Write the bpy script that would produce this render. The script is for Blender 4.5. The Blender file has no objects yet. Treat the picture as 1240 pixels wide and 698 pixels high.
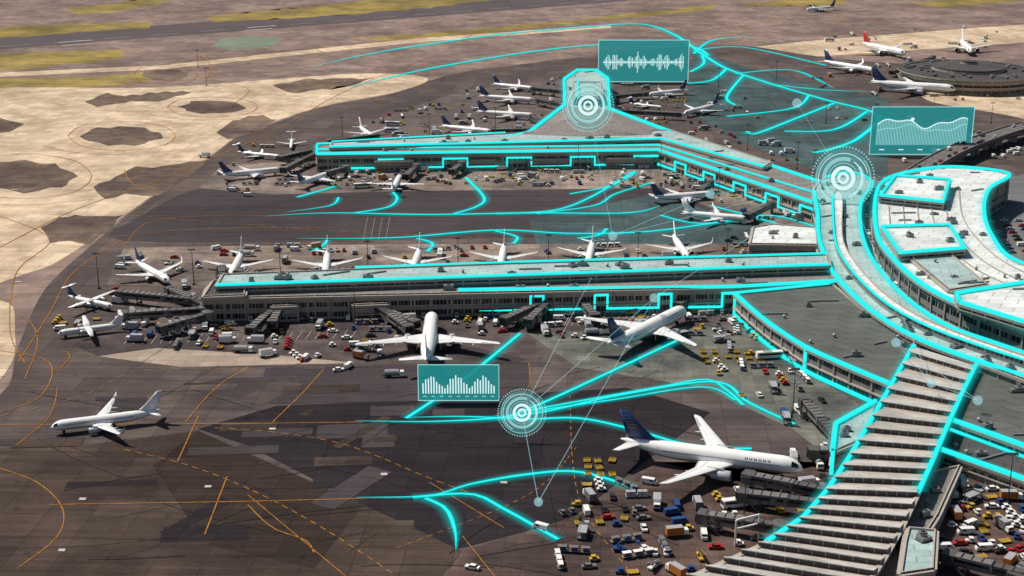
import bpy, bmesh, math, random
from mathutils import Vector, Matrix
random.seed(7)
scene=bpy.context.scene
for_col=scene.collection
# ------------------------------------------------------------ survey camera
F=1722.2; PITCH=math.radians(17.8); H=211.0
sp,cp=math.sin(PITCH),math.cos(PITCH)
def W(x,y,z=0.0):
    """survey: photo measurement -> world position on the level z"""
    u=(x-620)/F; v=(349-y)/F
    d=Vector((u, cp+v*sp, -sp+v*cp))
    t=(z-H)/d.z
    return Vector((d.x*t, d.y*t, z))
cam=bpy.data.cameras.new('camera'); co=bpy.data.objects.new('camera',cam); for_col.objects.link(co)
cam.lens=50; cam.sensor_width=36; cam.clip_start=1; cam.clip_end=20000
co.location=(0,0,H); co.rotation_euler=(math.pi/2-PITCH,0,0); scene.camera=co
scene.view_settings.view_transform='Standard'; scene.view_settings.look='None'; scene.view_settings.exposure=0
# ------------------------------------------------------------ light
SUN=Vector((-0.62,0.34,0.98)).normalized()
w=bpy.data.worlds.new('World'); scene.world=w; w.use_nodes=True
nt=w.node_tree; bg=nt.nodes['Background']; sky=nt.nodes.new('ShaderNodeTexSky'); sky.sky_type='NISHITA'; sky.sun_disc=False
sky.sun_elevation=math.asin(SUN.z); sky.sun_rotation=math.atan2(SUN.x,SUN.y)
nt.links.new(sky.outputs[0],bg.inputs[0]); bg.inputs[1].default_value=0.055
sl=bpy.data.lights.new('sun','SUN'); sl.energy=5.0; sl.angle=math.radians(0.5); sl.color=(1,0.92,0.81)
so=bpy.data.objects.new('sun',sl); for_col.objects.link(so); so.rotation_euler=(-SUN).to_track_quat('-Z','Y').to_euler(); so.location=(0,0,400)
# ------------------------------------------------------------ materials
def lin(c):
    return tuple(((v/255)/12.92 if v/255<=0.04045 else ((v/255+0.055)/1.055)**2.4) for v in c)
def C(r,g,b,k=0.8):
    l=lin((r,g,b)); return (l[0]*k,l[1]*k,l[2]*k,1)
class N:
    def __init__(s,name):
        s.m=bpy.data.materials.new(name); s.m.use_nodes=True; s.t=s.m.node_tree; s.b=s.t.nodes['Principled BSDF']
    def n(s,t,**k):
        x=s.t.nodes.new(t)
        for a,b in k.items(): setattr(x,a,b)
        return x
    def l(s,a,b): s.t.links.new(a,b)
    def noise(s,vec,scale,detail=4,rough=0.6):
        x=s.n('ShaderNodeTexNoise'); x.inputs['Scale'].default_value=scale; x.inputs['Detail'].default_value=detail; x.inputs['Roughness'].default_value=rough
        s.l(vec,x.inputs['Vector']); return x.outputs['Fac']
    def rng(s,val,a,b,c,d):
        x=s.n('ShaderNodeMapRange'); 
        for i,v in enumerate((a,b,c,d)): x.inputs[i+1].default_value=v
        s.l(val,x.inputs[0]); return x.outputs[0]
    def math(s,op,a,b=None):
        x=s.n('ShaderNodeMath',operation=op)
        for i,v in enumerate((a,b)):
            if v is None: continue
            if isinstance(v,(int,float)): x.inputs[i].default_value=v
            else: s.l(v,x.inputs[i])
        return x.outputs[0]
    def mul(s,col,fac):
        x=s.n('ShaderNodeVectorMath',operation='SCALE')
        if isinstance(col,tuple): x.inputs[0].default_value=col[:3]
        else: s.l(col,x.inputs[0])
        s.l(fac,x.inputs['Scale']); return x.outputs[0]
    def mix(s,fac,a,b):
        x=s.n('ShaderNodeMix',data_type='RGBA')
        if isinstance(fac,(int,float)): x.inputs[0].default_value=fac
        else: s.l(fac,x.inputs[0])
        for i,v in ((6,a),(7,b)):
            if isinstance(v,tuple): x.inputs[i].default_value=v
            else: s.l(v,x.inputs[i])
        return x.outputs[2]
    def matte(s,v=0.08): s.b.inputs['Specular IOR Level'].default_value=v
def simple(name,col,rough=0.6,metal=0,amt=0.12,sc=0.8,spec=None):
    m=N(name); tc=m.n('ShaderNodeTexCoord').outputs['Object']
    f=m.rng(m.noise(tc,sc),0.3,0.7,1-amt,1+amt)
    m.l(m.mul(col,f),m.b.inputs['Base Color']); m.b.inputs['Roughness'].default_value=rough; m.b.inputs['Metallic'].default_value=metal
    if spec is not None: m.matte(spec)
    return m.m
def ground_mat(name,col,slab=0,rot=4,var=0.25,tint=None,joint=0.72,streak=0.2):
    m=N(name); tc=m.n('ShaderNodeTexCoord').outputs['Object']
    big=m.rng(m.noise(tc,0.009,4,0.6),0.3,0.7,1-var,1+var)
    med=m.rng(m.noise(tc,0.07,6,0.75),0.3,0.7,1-var*0.8,1+var*0.8)
    fine=m.rng(m.noise(tc,1.1,3,0.8),0.25,0.75,0.82,1.18)
    mp=m.n('ShaderNodeMapping'); mp.inputs['Rotation'].default_value=(0,0,math.radians(rot)); mp.inputs['Scale'].default_value=(0.012,0.35,1); m.l(tc,mp.inputs[0])
    st=m.rng(m.noise(mp.outputs[0],1.0,4,0.65),0.38,0.7,1+streak*0.4,1-streak)
    mp3=m.n('ShaderNodeMapping'); mp3.inputs['Rotation'].default_value=(0,0,math.radians(rot+62)); mp3.inputs['Scale'].default_value=(0.015,0.5,1); m.l(tc,mp3.inputs[0])
    st2=m.rng(m.noise(mp3.outputs[0],1.0,3,0.65),0.55,0.75,1.0,1-streak)
    f=m.math('MULTIPLY',m.math('MULTIPLY',m.math('MULTIPLY',big,med),m.math('MULTIPLY',fine,st)),st2)
    base=col
    if tint: base=m.mix(m.rng(m.noise(tc,0.02,5,0.65),0.42,0.58,0,1),col,tint)
    if slab:
        mp2=m.n('ShaderNodeMapping'); mp2.inputs['Rotation'].default_value=(0,0,math.radians(rot)); mp2.inputs['Scale'].default_value=(1/slab,)*3; m.l(tc,mp2.inputs[0])
        br=m.n('ShaderNodeTexBrick'); br.offset=0; br.inputs['Scale'].default_value=1; br.inputs['Brick Width'].default_value=1; br.inputs['Row Height'].default_value=1
        br.inputs['Mortar Size'].default_value=0.018; br.inputs['Mortar Smooth'].default_value=0.4
        br.inputs['Color1'].default_value=(0.84,0.84,0.84,1); br.inputs['Color2'].default_value=(1.13,1.12,1.10,1); br.inputs['Mortar'].default_value=(joint,joint,joint,1)
        m.l(mp2.outputs[0],br.inputs[0])
        mm=m.n('ShaderNodeMix',data_type='RGBA',blend_type='MULTIPLY'); mm.inputs[0].default_value=1
        m.l(br.outputs[0],mm.inputs[7])
        if isinstance(base,tuple): mm.inputs[6].default_value=base
        else: m.l(base,mm.inputs[6])
        base=mm.outputs[2]
    vo=m.n('ShaderNodeTexVoronoi'); vo.inputs['Scale'].default_value=0.09; m.l(tc,vo.inputs['Vector'])
    f=m.math('MULTIPLY',f,m.rng(vo.outputs['Distance'],0.04,0.16,0.7,1.0))
    m.l(m.mul(base,f),m.b.inputs['Base Color']); m.b.inputs['Roughness'].default_value=0.9; m.matte(0.05)
    return m.m
def emis(name,col,st,alpha=1,halo=False):
    m=N(name); m.t.nodes.remove(m.b); out=m.t.nodes['Material Output']
    e=m.n('ShaderNodeEmission'); e.inputs[0].default_value=col; e.inputs[1].default_value=st
    if alpha<1 or halo:
        tr=m.n('ShaderNodeBsdfTransparent'); mx=m.n('ShaderNodeMixShader')
        if halo:
            uv=m.n('ShaderNodeUVMap'); s=m.n('ShaderNodeSeparateXYZ'); m.l(uv.outputs[0],s.inputs[0])
            d=m.math('ABSOLUTE',m.math('SUBTRACT',m.math('MULTIPLY',s.outputs[1],2.0),1.0))
            g=m.math('POWER',m.math('SUBTRACT',1.0,d),2.0); m.l(m.math('MULTIPLY',g,alpha),mx.inputs[0])
        else: mx.inputs[0].default_value=alpha
        m.l(tr.outputs[0],mx.inputs[1]); m.l(e.outputs[0],mx.inputs[2]); m.l(mx.outputs[0],out.inputs[0])
    else: m.l(e.outputs[0],out.inputs[0])
    return m.m
def wall_mat(name,panel,glass,floor=4.6,bay=7.5,win=1.6,glow=0):
    m=N(name); uv=m.n('ShaderNodeUVMap').outputs[0]; s=m.n('ShaderNodeSeparateXYZ'); m.l(uv,s.inputs[0])
    fv=m.math('FRACT',m.math('DIVIDE',s.outputs[1],floor)); fu=m.math('FRACT',m.math('DIVIDE',s.outputs[0],win)); fb=m.math('FRACT',m.math('DIVIDE',s.outputs[0],bay))
    a=m.math('MULTIPLY',m.math('GREATER_THAN',fv,0.28),m.math('LESS_THAN',fv,0.78))
    b=m.math('MULTIPLY',a,m.math('GREATER_THAN',fu,0.13)); c=m.math('MULTIPLY',b,m.math('GREATER_THAN',fb,0.1))
    wn=m.n('ShaderNodeTexWhiteNoise',noise_dimensions='2D'); cmb=m.n('ShaderNodeCombineXYZ')
    m.l(m.math('FLOOR',m.math('DIVIDE',s.outputs[0],win)),cmb.inputs[0]); m.l(m.math('FLOOR',m.math('DIVIDE',s.outputs[1],floor)),cmb.inputs[1]); m.l(cmb.outputs[0],wn.inputs['Vector'])
    g=m.mul(glass,m.rng(wn.outputs[0],0,1,0.4,1.8))
    tc=m.n('ShaderNodeTexCoord').outputs['Object']
    p=m.mul(panel,m.rng(m.noise(tc,0.25,5,0.7),0.3,0.7,0.75,1.2))
    m.l(m.mix(c,p,g),m.b.inputs['Base Color']); m.l(m.rng(c,0,1,0.7,0.2),m.b.inputs['Roughness'])
    return m.m
def roof_mat(name,col,seam=3.0,rot=4,dirt=0.25):
    m=N(name); tc=m.n('ShaderNodeTexCoord').outputs['Object']
    mp=m.n('ShaderNodeMapping'); mp.inputs['Rotation'].default_value=(0,0,math.radians(rot)); mp.inputs['Scale'].default_value=(1/(seam*2.5),1/seam,1/seam); m.l(tc,mp.inputs[0])
    br=m.n('ShaderNodeTexBrick'); br.inputs['Scale'].default_value=1; br.inputs['Brick Width'].default_value=1; br.inputs['Row Height'].default_value=1
    br.inputs['Mortar Size'].default_value=0.03; br.inputs['Color1'].default_value=(0.88,0.88,0.88,1); br.inputs['Color2'].default_value=(1.08,1.08,1.08,1); br.inputs['Mortar'].default_value=(0.66,0.66,0.66,1)
    m.l(mp.outputs[0],br.inputs[0])
    f=m.math('MULTIPLY',m.rng(m.noise(tc,0.05,6,0.7),0.3,0.7,1-dirt,1+dirt*0.6),m.rng(m.noise(tc,0.6,4,0.8),0.3,0.7,0.88,1.08))
    mm=m.n('ShaderNodeMix',data_type='RGBA',blend_type='MULTIPLY'); mm.inputs[0].default_value=1; m.l(br.outputs[0],mm.inputs[7]); mm.inputs[6].default_value=col
    m.l(m.mul(mm.outputs[2],f),m.b.inputs['Base Color']); m.b.inputs['Roughness'].default_value=0.8; m.matte(0.1)
    return m.m
CY=(0.025,0.88,0.86,1)
M={}
M['cyan']=emis('cyan_light',CY,1.12); M['halo']=emis('cyan_halo',(0.01,0.66,0.66,1),1.0,0.56,True)
M['holo']=emis('hologram_sheet',(0.02,0.28,0.29,1),0.85,0.72); M['white_e']=emis('white_light',(0.75,1,1,1),0.95); M['pale']=emis('pale_ring_light',(0.45,0.95,0.95,1),0.9,0.55); M['disc']=emis('hologram_disc',(0.12,0.65,0.66,1),0.8,0.3); M['link']=emis('network_light',(0.5,0.9,0.95,1),0.8,0.3)
M['wall']=wall_mat('terminal_wall',C(190,176,162,0.8),(0.012,0.016,0.02,1)); M['wall2']=wall_mat('hall_wall',C(150,148,146,0.75),(0.015,0.03,0.035,1),5.0,9,2.2)
M['roofg']=roof_mat('grey_roof',C(150,144,140,0.8)); M['roofd']=roof_mat('dark_roof',C(100,97,98,0.7),4); M['rooft']=roof_mat('pale_teal_roof',C(182,208,208,0.8),3.5)
M['roofw']=roof_mat('white_roof',C(236,242,242,0.8),5,12,0.2); M['roofm']=roof_mat('mid_roof',C(110,114,110,0.75),6,-20,.22)
M['trim']=simple('trim',C(185,176,166,0.8)); M['dark']=simple('dark_metal',(0.035,0.035,0.04,1),0.5); M['steel']=simple('steel_grey',(0.22,0.22,0.23,1),0.45,0.3); M['concrete']=simple('cast_concrete',(0.34,0.31,0.28,1),0.85)
M['bridge']=simple('jet_bridge_paint',(0.085,0.078,0.076,1),0.6,0,0.3); M['bridge2']=simple('jet_bridge_panel',(0.16,0.15,0.145,1),0.6,0,0.3)
M['glass']=simple('glass_dark',(0.012,0.016,0.022,1),0.12); M['tyre']=simple('tyre',(0.015,0.015,0.015,1),0.9)
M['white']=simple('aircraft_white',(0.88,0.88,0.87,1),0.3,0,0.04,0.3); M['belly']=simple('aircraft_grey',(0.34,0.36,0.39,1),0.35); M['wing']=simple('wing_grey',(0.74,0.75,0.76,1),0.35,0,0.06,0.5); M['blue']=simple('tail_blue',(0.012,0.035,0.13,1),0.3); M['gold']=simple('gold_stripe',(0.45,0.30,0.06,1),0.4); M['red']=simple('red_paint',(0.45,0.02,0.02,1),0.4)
M['engine']=simple('engine_cowl',(0.50,0.51,0.53,1),0.3,0.2); M['flap']=simple('wing_panel_dark',(0.40,0.41,0.43,1),0.4)
# ------------------------------------------------------------ mesh helpers
def newobj(name,bm,mats,parent=None,smooth=False):
    me=bpy.data.meshes.new(name); bm.normal_update(); bm.to_mesh(me); bm.free()
    for m in mats: me.materials.append(m)
    if smooth:
        for p in me.polygons: p.use_smooth=True
    o=bpy.data.objects.new(name,me); for_col.objects.link(o)
    if parent: o.parent=parent
    return o
def box(bm,c,s,mi=0,rz=0,top=1.0,topx=None):
    topx=top if topx is None else topx
    R=Matrix.Rotation(rz,3,'Z'); c=Vector(c); v=[]
    for z in (-1,1):
        for x,y in ((-1,-1),(1,-1),(1,1),(-1,1)):
            kx,ky=(topx,top) if z>0 else (1,1)
            v.append(bm.verts.new(c+R@Vector((x*s[0]/2*kx,y*s[1]/2*ky,z*s[2]/2))))
    for f in ((3,2,1,0),(4,5,6,7),(0,1,5,4),(1,2,6,5),(2,3,7,6),(3,0,4,7)):
        bm.faces.new([v[i] for i in f]).material_index=mi
    return v
def beam(bm,a,b,w,h,mi=0):
    a=Vector(a);b=Vector(b); d=b-a; q=d.to_track_quat('X','Z').to_matrix(); v=[]
    for x in (0,d.length):
        for y,z in ((-1,-1),(1,-1),(1,1),(-1,1)): v.append(bm.verts.new(a+q@Vector((x,y*w/2,z*h/2))))
    for f in ((0,1,2,3),(7,6,5,4),(4,5,1,0),(5,6,2,1),(6,7,3,2),(7,4,0,3)):
        bm.faces.new([v[i] for i in f]).material_index=mi
def cyl(bm,a,b,r,r2=None,n=10,mi=0,cap=True):
    a=Vector(a);b=Vector(b); r2=r if r2 is None else r2; q=(b-a).to_track_quat('Z','Y').to_matrix()
    A=[];B=[]
    for i in range(n):
        t=2*math.pi*i/n; p=Vector((math.cos(t),math.sin(t),0)); A.append(bm.verts.new(a+q@(p*r))); B.append(bm.verts.new(b+q@(p*r2)))
    for i in range(n):
        bm.faces.new((A[i],A[(i+1)%n],B[(i+1)%n],B[i])).material_index=mi
    if cap:
        bm.faces.new(A[::-1]).material_index=mi; bm.faces.new(B).material_index=mi
def area(p): return sum(p[i].x*p[(i+1)%len(p)].y-p[(i+1)%len(p)].x*p[i].y for i in range(len(p)))/2
def inset(p,d):
    n=len(p); out=[]
    for i in range(n):
        a,b,c=p[i-1],p[i],p[(i+1)%n]; e1=(b-a).xy.normalized(); e2=(c-b).xy.normalized()
        n1=Vector((-e1.y,e1.x)); n2=Vector((-e2.y,e2.x)); m=(n1+n2)
        if m.length<1e-4: m=n1.copy()
        m.normalize(); k=d/max(0.4,m.dot(n1)); out.append(Vector((b.x+m.x*k,b.y+m.y*k,b.z)))
    return out
def inside(x,y,p):
    r=False; j=len(p)-1
    for i in range(len(p)):
        if (p[i].y>y)!=(p[j].y>y) and x<(p[j].x-p[i].x)*(y-p[i].y)/(p[j].y-p[i].y)+p[i].x: r=not r
        j=i
    return r
def spline(pts,closed=False,n=8):
    P=[Vector(p) for p in pts]; out=[]; L=len(P); rngs=range(L) if closed else range(L-1)
    for i in rngs:
        if closed: p0,p1,p2,p3=P[i-1],P[i],P[(i+1)%L],P[(i+2)%L]
        else: p0,p1,p2,p3=P[max(0,i-1)],P[i],P[i+1],P[min(L-1,i+2)]
        for k in range(n):
            t=k/n; out.append(0.5*((2*p1)+(-p0+p2)*t+(2*p0-5*p1+4*p2-p3)*t*t+(-p0+3*p1-3*p2+p3)*t**3))
    if not closed: out.append(P[-1])
    return out
FOOT=[]
def block(name,px,zt,roof='roofg',wall='wall',zb=0,parapet=0.7,pil=9,units=0,smooth=0,parent=None):
    P=[W(x,y,zt) for x,y in px]
    if smooth: P=spline(P,True,smooth)
    if area(P)<0: P=P[::-1]
    FOOT.append(P)
    bm=bmesh.new(); uvl=bm.loops.layers.uv.new('UVMap'); n=len(P)
    B=[bm.verts.new((p.x,p.y,zb)) for p in P]; T=[bm.verts.new((p.x,p.y,zt+parapet)) for p in P]
    I=inset(P,0.5); TI=[bm.verts.new((p.x,p.y,zt+parapet)) for p in I]; RI=[bm.verts.new((p.x,p.y,zt)) for p in I]
    u=0
    for i in range(n):
        j=(i+1)%n; l=(P[j]-P[i]).length
        f=bm.faces.new((B[i],B[j],T[j],T[i])); f.material_index=1
        for lp,c in zip(f.loops,((u,0),(u+l,0),(u+l,zt+parapet-zb),(u,zt+parapet-zb))): lp[uvl].uv=c
        u+=l
        bm.faces.new((T[i],T[j],TI[j],TI[i])).material_index=2
        bm.faces.new((TI[i],TI[j],RI[j],RI[i])).material_index=2
        if pil and l>4:
            d=(P[j]-P[i]).normalized(); nrm=Vector((d.y,-d.x,0)); ang=math.atan2(d.y,d.x); k=max(1,int(l/pil))
            for q in range(k+1):
                c=P[i]+d*(l*q/k)+nrm*0.25; box(bm,(c.x,c.y,(zb+zt)/2),(0.8,0.6,zt-zb-0.1),2,ang)
            c=P[i]+d*(l/2)+nrm*0.5
            box(bm,(c.x,c.y,zb+(zt-zb)*0.42),(l-0.2,1.0,0.5),2,ang); box(bm,(c.x,c.y,zt-0.45),(l-0.2,1.1,1.1),2,ang)
    bm.faces.new(RI).material_index=0
    o=newobj(name,bm,[M[roof],M[wall],M['trim']],parent)
    if units:
        bm=bmesh.new(); Q=inset(P,3); xs=[p.x for p in Q]; ys=[p.y for p in Q]; c=0; tr=0
        while c<units and tr<units*30:
            tr+=1; x=random.uniform(min(xs),max(xs)); y=random.uniform(min(ys),max(ys))
            if not inside(x,y,Q): continue
            c+=1; a=random.choice((0.07,0.07,0.5)); k=random.random()
            if k<0.5:
                sx,sy,sz=random.uniform(2,5),random.uniform(1.5,3),random.uniform(1,2.2); box(bm,(x,y,zt+sz/2+0.2),(sx,sy,sz),0,a); cyl(bm,(x,y,zt+sz+0.2),(x,y,zt+sz+0.5),sy*0.35,mi=1)
                box(bm,(x,y,zt+0.1),(sx+0.6,sy+0.6,0.2),1,a)
            elif k<0.8:
                box(bm,(x,y,zt+0.35),(random.uniform(6,14),0.8,0.7),0,a)
            else: cyl(bm,(x,y,zt),(x,y,zt+1.3),0.6,0.6); cyl(bm,(x,y,zt+1.3),(x,y,zt+1.8),0.9,0.3)
        newobj('rooftop_units',bm,[M['steel'],M['dark']],o)
    return o
# ------------------------------------------------------------ ground
ZN=[0.004]
def sheet(name,px,mat,smooth=6,world=False,rough=0):
    ZN[0]+=0.0035; z=ZN[0]
    if rough:
        q=[]
        for i in range(len(px)):
            a=px[i]; b=px[(i+1)%len(px)]; n=max(1,int(math.hypot(b[0]-a[0],b[1]-a[1])/9))
            for k in range(n):
                t=k/n; q.append((a[0]+(b[0]-a[0])*t+random.gauss(0,rough*2),a[1]+(b[1]-a[1])*t+random.gauss(0,rough)))
        px=q
    P=[W(x,y,0) for x,y in px] if not world else [Vector(p) for p in px]
    if smooth: P=spline(P,True,smooth)
    if area(P)<0: P=P[::-1]
    bm=bmesh.new(); bm.faces.new([bm.verts.new((p.x,p.y,z)) for p in P]); bmesh.ops.triangulate(bm,faces=bm.faces[:])
    return newobj(name,bm,[mat])
G=lambda n,c,**k: ground_mat(n,C(*c),**k)
base=G('weathered_tarmac',(156,136,127),slab=7.6,var=0.2,tint=C(128,113,109))
bm=bmesh.new(); S=7000
bm.faces.new([bm.verts.new(p) for p in ((-S,-500,0),(S,-500,0),(S,12000,0),(-S,12000,0))]); newobj('ground',bm,[base])
gr=G('dry_grass',(166,146,86),var=0.3,tint=C(136,122,80),streak=0.3)
run=G('runway_asphalt',(102,94,98),var=0.12,streak=0.3,rot=-20)
conc=G('pale_concrete',(228,207,180),slab=7.6,var=0.17,tint=C(198,176,152),joint=0.64,streak=0.18)
asph=G('apron_asphalt',(92,84,85),var=0.2,tint=C(108,96,92),streak=0.24,slab=15)
dasph=G('dark_asphalt',(52,47,52),var=0.16,streak=0.25,slab=11); patch=G('patch_asphalt',(126,110,98),var=0.3,slab=7.6,joint=1.35,tint=C(98,86,80))
brn=G('brown_asphalt',(86,74,68),var=0.22,tint=C(70,60,56),slab=15,streak=0.28)
mid=G('mid_asphalt',(78,71,74),var=0.18,streak=0.25); gate=G('gate_concrete',(156,142,132),slab=6,var=0.25,tint=C(112,102,99),streak=0.25)
teal=G('teal_tint_asphalt',(84,106,109),slab=12,var=0.2,tint=C(74,88,92),streak=.25); grc=G('apron_concrete_cool',(128,129,121),slab=6,var=0.24,tint=C(92,96,94))  # dry ground; teal is the overlay's translucent tint put into its colour
sheet('runway',[(-200,78),(0,60),(330,35),(740,3),(900,-12),(860,-22),(600,-6),(330,20),(0,46),(-200,60)],run,0)
for g in ([(-60,37),(60,30),(185,27),(180,34),(60,42),(-60,51)],[(-60,68),(60,63),(150,60),(148,72),(60,81),(-60,92)],[(-60,97),(100,93),(215,85),(228,92),(150,103),(-60,117)],
          [(250,20),(400,6),(520,-8),(660,-8),(520,10),(370,22),(258,27)],[(425,47),(560,37),(700,24),(870,5),(860,12),(640,35),(480,51)],[(80,12),(190,-3),(240,-6),(150,13),(95,18)],[(890,8),(960,-2),(1050,-6),(1010,7)],[(1100,4),(1240,-8),(1240,1),(1140,10)]):
    sheet('grass',g,gr,0,rough=.55)
sheet('pavement',[(268,47),(300,44),(345,46),(330,56),(280,62),(258,56)],G('green_patch',(134,146,130)),0)
sheet('taxiway',[(-60,96),(200,84),(500,52),(740,34),(740,30),(500,47),(200,79),(-60,91)],conc,0)
sheet('taxiway',[(850,66),(980,50),(1240,30),(1330,26),(1330,48),(1240,52),(1000,68),(870,74)],conc,4)
sheet('apron',[(520,98),(600,82),(860,55),(1000,70),(1290,110),(1500,400),(1290,900),(-120,900),(-120,520),(0,478),(22,420),(55,350),(110,298),(150,265),(190,235),(250,195),(290,165),(330,150),(390,130),(470,115)],asph,5)
sheet('concrete_apron',[(-80,120),(200,106),(420,90),(505,92),(515,100),(470,114),(395,128),(330,148),(290,163),(250,193),(190,233),(150,262),(100,298),(60,322),(30,332),(-10,345),(-100,360)],conc,5)
sheet('concrete_apron',[(1120,112),(1180,104),(1300,105),(1300,150),(1200,136),(1130,124)],conc,4)
sheet('concrete_apron',[(-30,372),(12,368),(18,400),(14,440),(-30,480)],conc,4)
def rr(cx,cy,rx,ry,k=0.72):
    return [(cx-rx,cy),(cx-rx*k,cy-ry*k),(cx,cy-ry),(cx+rx*k,cy-ry*k),(cx+rx,cy),(cx+rx*k,cy+ry*k),(cx,cy+ry),(cx-rx*k,cy+ry*k)]
def blocky(cx,cy,rx,ry):
    out=[]
    for k in range(20):
        a=2*math.pi*k/20; j=random.uniform(.84,1.08); out.append((cx+rx*j*math.cos(a),cy+ry*j*math.sin(a)))
    return out
for c in ((257,130,42,8),(147,165,50,12),(30,214,62,19),(200,91,30,7)):
    sheet('asphalt_patch',blocky(*c),patch,0,rough=.5)
for p in ([(262,160),(282,146),(318,140),(338,146),(322,156),(290,167),(276,168)],[(110,226),(140,214),(165,203),(200,202),(215,198),(250,194),(238,210),(205,228),(190,237),(150,236),(130,241)],[(50,276),(72,264),(100,262),(150,260),(128,280),(110,297),(84,292),(60,294)],[(104,122),(130,114),(160,116),(200,111),(232,112),(196,122),(150,124),(120,129)],[(330,104),(370,96),(400,97),(455,94),(430,103),(400,108),(350,113)],[(-40,148),(0,142),(30,150),(10,160),(-40,164)]):
    sheet('asphalt_patch',p,patch,0,rough=.8)
sheet('apron_asphalt',[(172,262),(230,232),(300,222),(420,228),(640,226),(800,224),(860,262),(720,285),(480,290),(150,292)],mid,4)
sheet('gate_apron',[(395,214),(500,206),(800,200),(985,265),(990,300),(900,268),(800,228),(640,230),(480,232),(330,236),(240,228),(270,200),(340,196)],gate,0)
sheet('apron_teal',[(640,266),(790,236),(905,268),(1000,300),(1000,330),(900,296),(650,296)],teal,0)
sheet('gate_apron',[(150,300),(480,296),(900,296),(1010,305),(1010,345),(240,350),(130,345)],gate,0)
sheet('apron_teal',[(840,62),(900,80),(1000,105),(1075,120),(1075,215),(1000,212),(880,165),(830,130)],teal,0)
sheet('gate_apron',[(440,150),(560,110),(690,95),(690,150),(640,166),(420,176)],G('dull_grey_concrete',(112,102,100),slab=6),0)  # darker flat grey slabs behind the upper concourse
sheet('gate_apron',[(100,392),(260,380),(560,382),(900,362),(935,420),(960,440),(800,452),(560,440),(300,445),(120,432),(70,410)],G('worn_gate_asphalt',(108,97,95),slab=6,var=0.3,tint=C(80,73,75)),0)
sheet('concrete_strip',[(118,432),(190,422),(330,430),(430,440),(400,441),(220,445)],G('light_strip',(178,162,149),slab=7,var=0.18),0)
sheet('apron_concrete',[(640,405),(760,396),(900,395),(960,440),(1040,490),(1010,560),(960,520),(850,470),(700,446)],grc,0)
sheet('dark_apron',[(335,492),(560,482),(760,470),(860,500),(780,560),(690,630),(560,664),(520,668),(440,612),(300,540),(240,520)],dasph,0)
sheet('dark_apron',[(330,446),(640,440),(640,482),(335,490),(215,470)],mid,0)
sheet('brown_apron',[(-60,545),(60,545),(240,522),(440,612),(560,668),(500,740),(-60,740)],brn,0)
sheet('dark_apron',[(185,565),(240,522),(440,612),(380,690),(250,660)],G('brown_asphalt_dark',(64,54,51),var=0.2,streak=0.3,slab=11),0)
sheet('service_apron',[(560,668),(700,625),(800,560),(900,585),(1010,560),(1260,560),(1290,760),(500,760)],G('red_brown_concrete',(108,90,84),slab=6,var=0.28,tint=C(80,68,67),streak=0.3),0)
for i in range(34):
    x=random.uniform(0,700); y=random.uniform(400,690) if i%2 else random.uniform(440,560)
    c=W(x,y); a=math.radians(random.choice((4,4,4,-30,60))); sx=random.uniform(3,18); sy=random.uniform(1.5,7)
    R=Matrix.Rotation(a,3,'Z'); sheet('repair_patch',[c+R@Vector(q) for q in ((-sx,-sy,0),(sx,-sy,0),(sx,sy,0),(-sx,sy,0))],random.choice((brn,mid,mid,dasph)) if y>480 else random.choice((mid,asph,brn)),0,True)
ZM=ZN[0]+0.006
# ------------------------------------------------------------ line ribbons
def ribbon(bm,P,w,z,dash=None,taper=(0,0),uvl=None,dz=0):
    L=[0]
    for i in range(1,len(P)): L.append(L[-1]+(P[i]-P[i-1]).length)
    tot=L[-1]
    def at(s):
        s=max(0,min(tot,s)); 
        for i in range(1,len(P)):
            if L[i]>=s: 
                k=(s-L[i-1])/max(1e-6,L[i]-L[i-1]); return P[i-1].lerp(P[i],k)
        return P[-1].copy()
    segs=[]
    if dash:
        s=0
        while s<tot: segs.append((s,min(tot,s+dash[0]))); s+=dash[0]+dash[1]
    else: segs=[(0,tot)]
    for s0,s1 in segs:
        n=max(1,int((s1-s0)/4)); prev=None
        for k in range(n+1):
            s=s0+(s1-s0)*k/n; p=at(s); q=(at(s+0.5)-at(s-0.5)); q.z=0
            if q.length<1e-6: continue
            q.normalize(); nn=Vector((-q.y,q.x,0)); ww=w/2
            if taper[0]: ww*=min(1,0.05+s/taper[0])
            if taper[1]: ww*=min(1,0.05+(tot-s)/taper[1])
            zz=p.z+dz if z is None else z
            a=bm.verts.new((p.x+nn.x*ww,p.y+nn.y*ww,zz)); b=bm.verts.new((p.x-nn.x*ww,p.y-nn.y*ww,zz))
            if prev:
                f=bm.faces.new((prev[0],prev[1],b,a))
                if uvl:
                    for lp,uv in zip(f.loops,((0,0),(0,1),(1,1),(1,0))): lp[uvl].uv=uv
            prev=(a,b)
def mark(lines,name,mat,z,n=8):
    bm=bmesh.new()
    for l in lines:
        pts,w=l[0],l[1]; dash=l[2] if len(l)>2 else None
        ribbon(bm,spline([W(x,y) for x,y in pts],False,n),w*.8,z,dash)
    return newobj(name,bm,[mat])
yel=simple('yellow_marking',C(200,140,66,0.62),0.8,0,0.4,0.4,.05); whi=simple('white_marking',C(215,210,205,0.7),0.8,0,0.25,0.5,.05)
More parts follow.
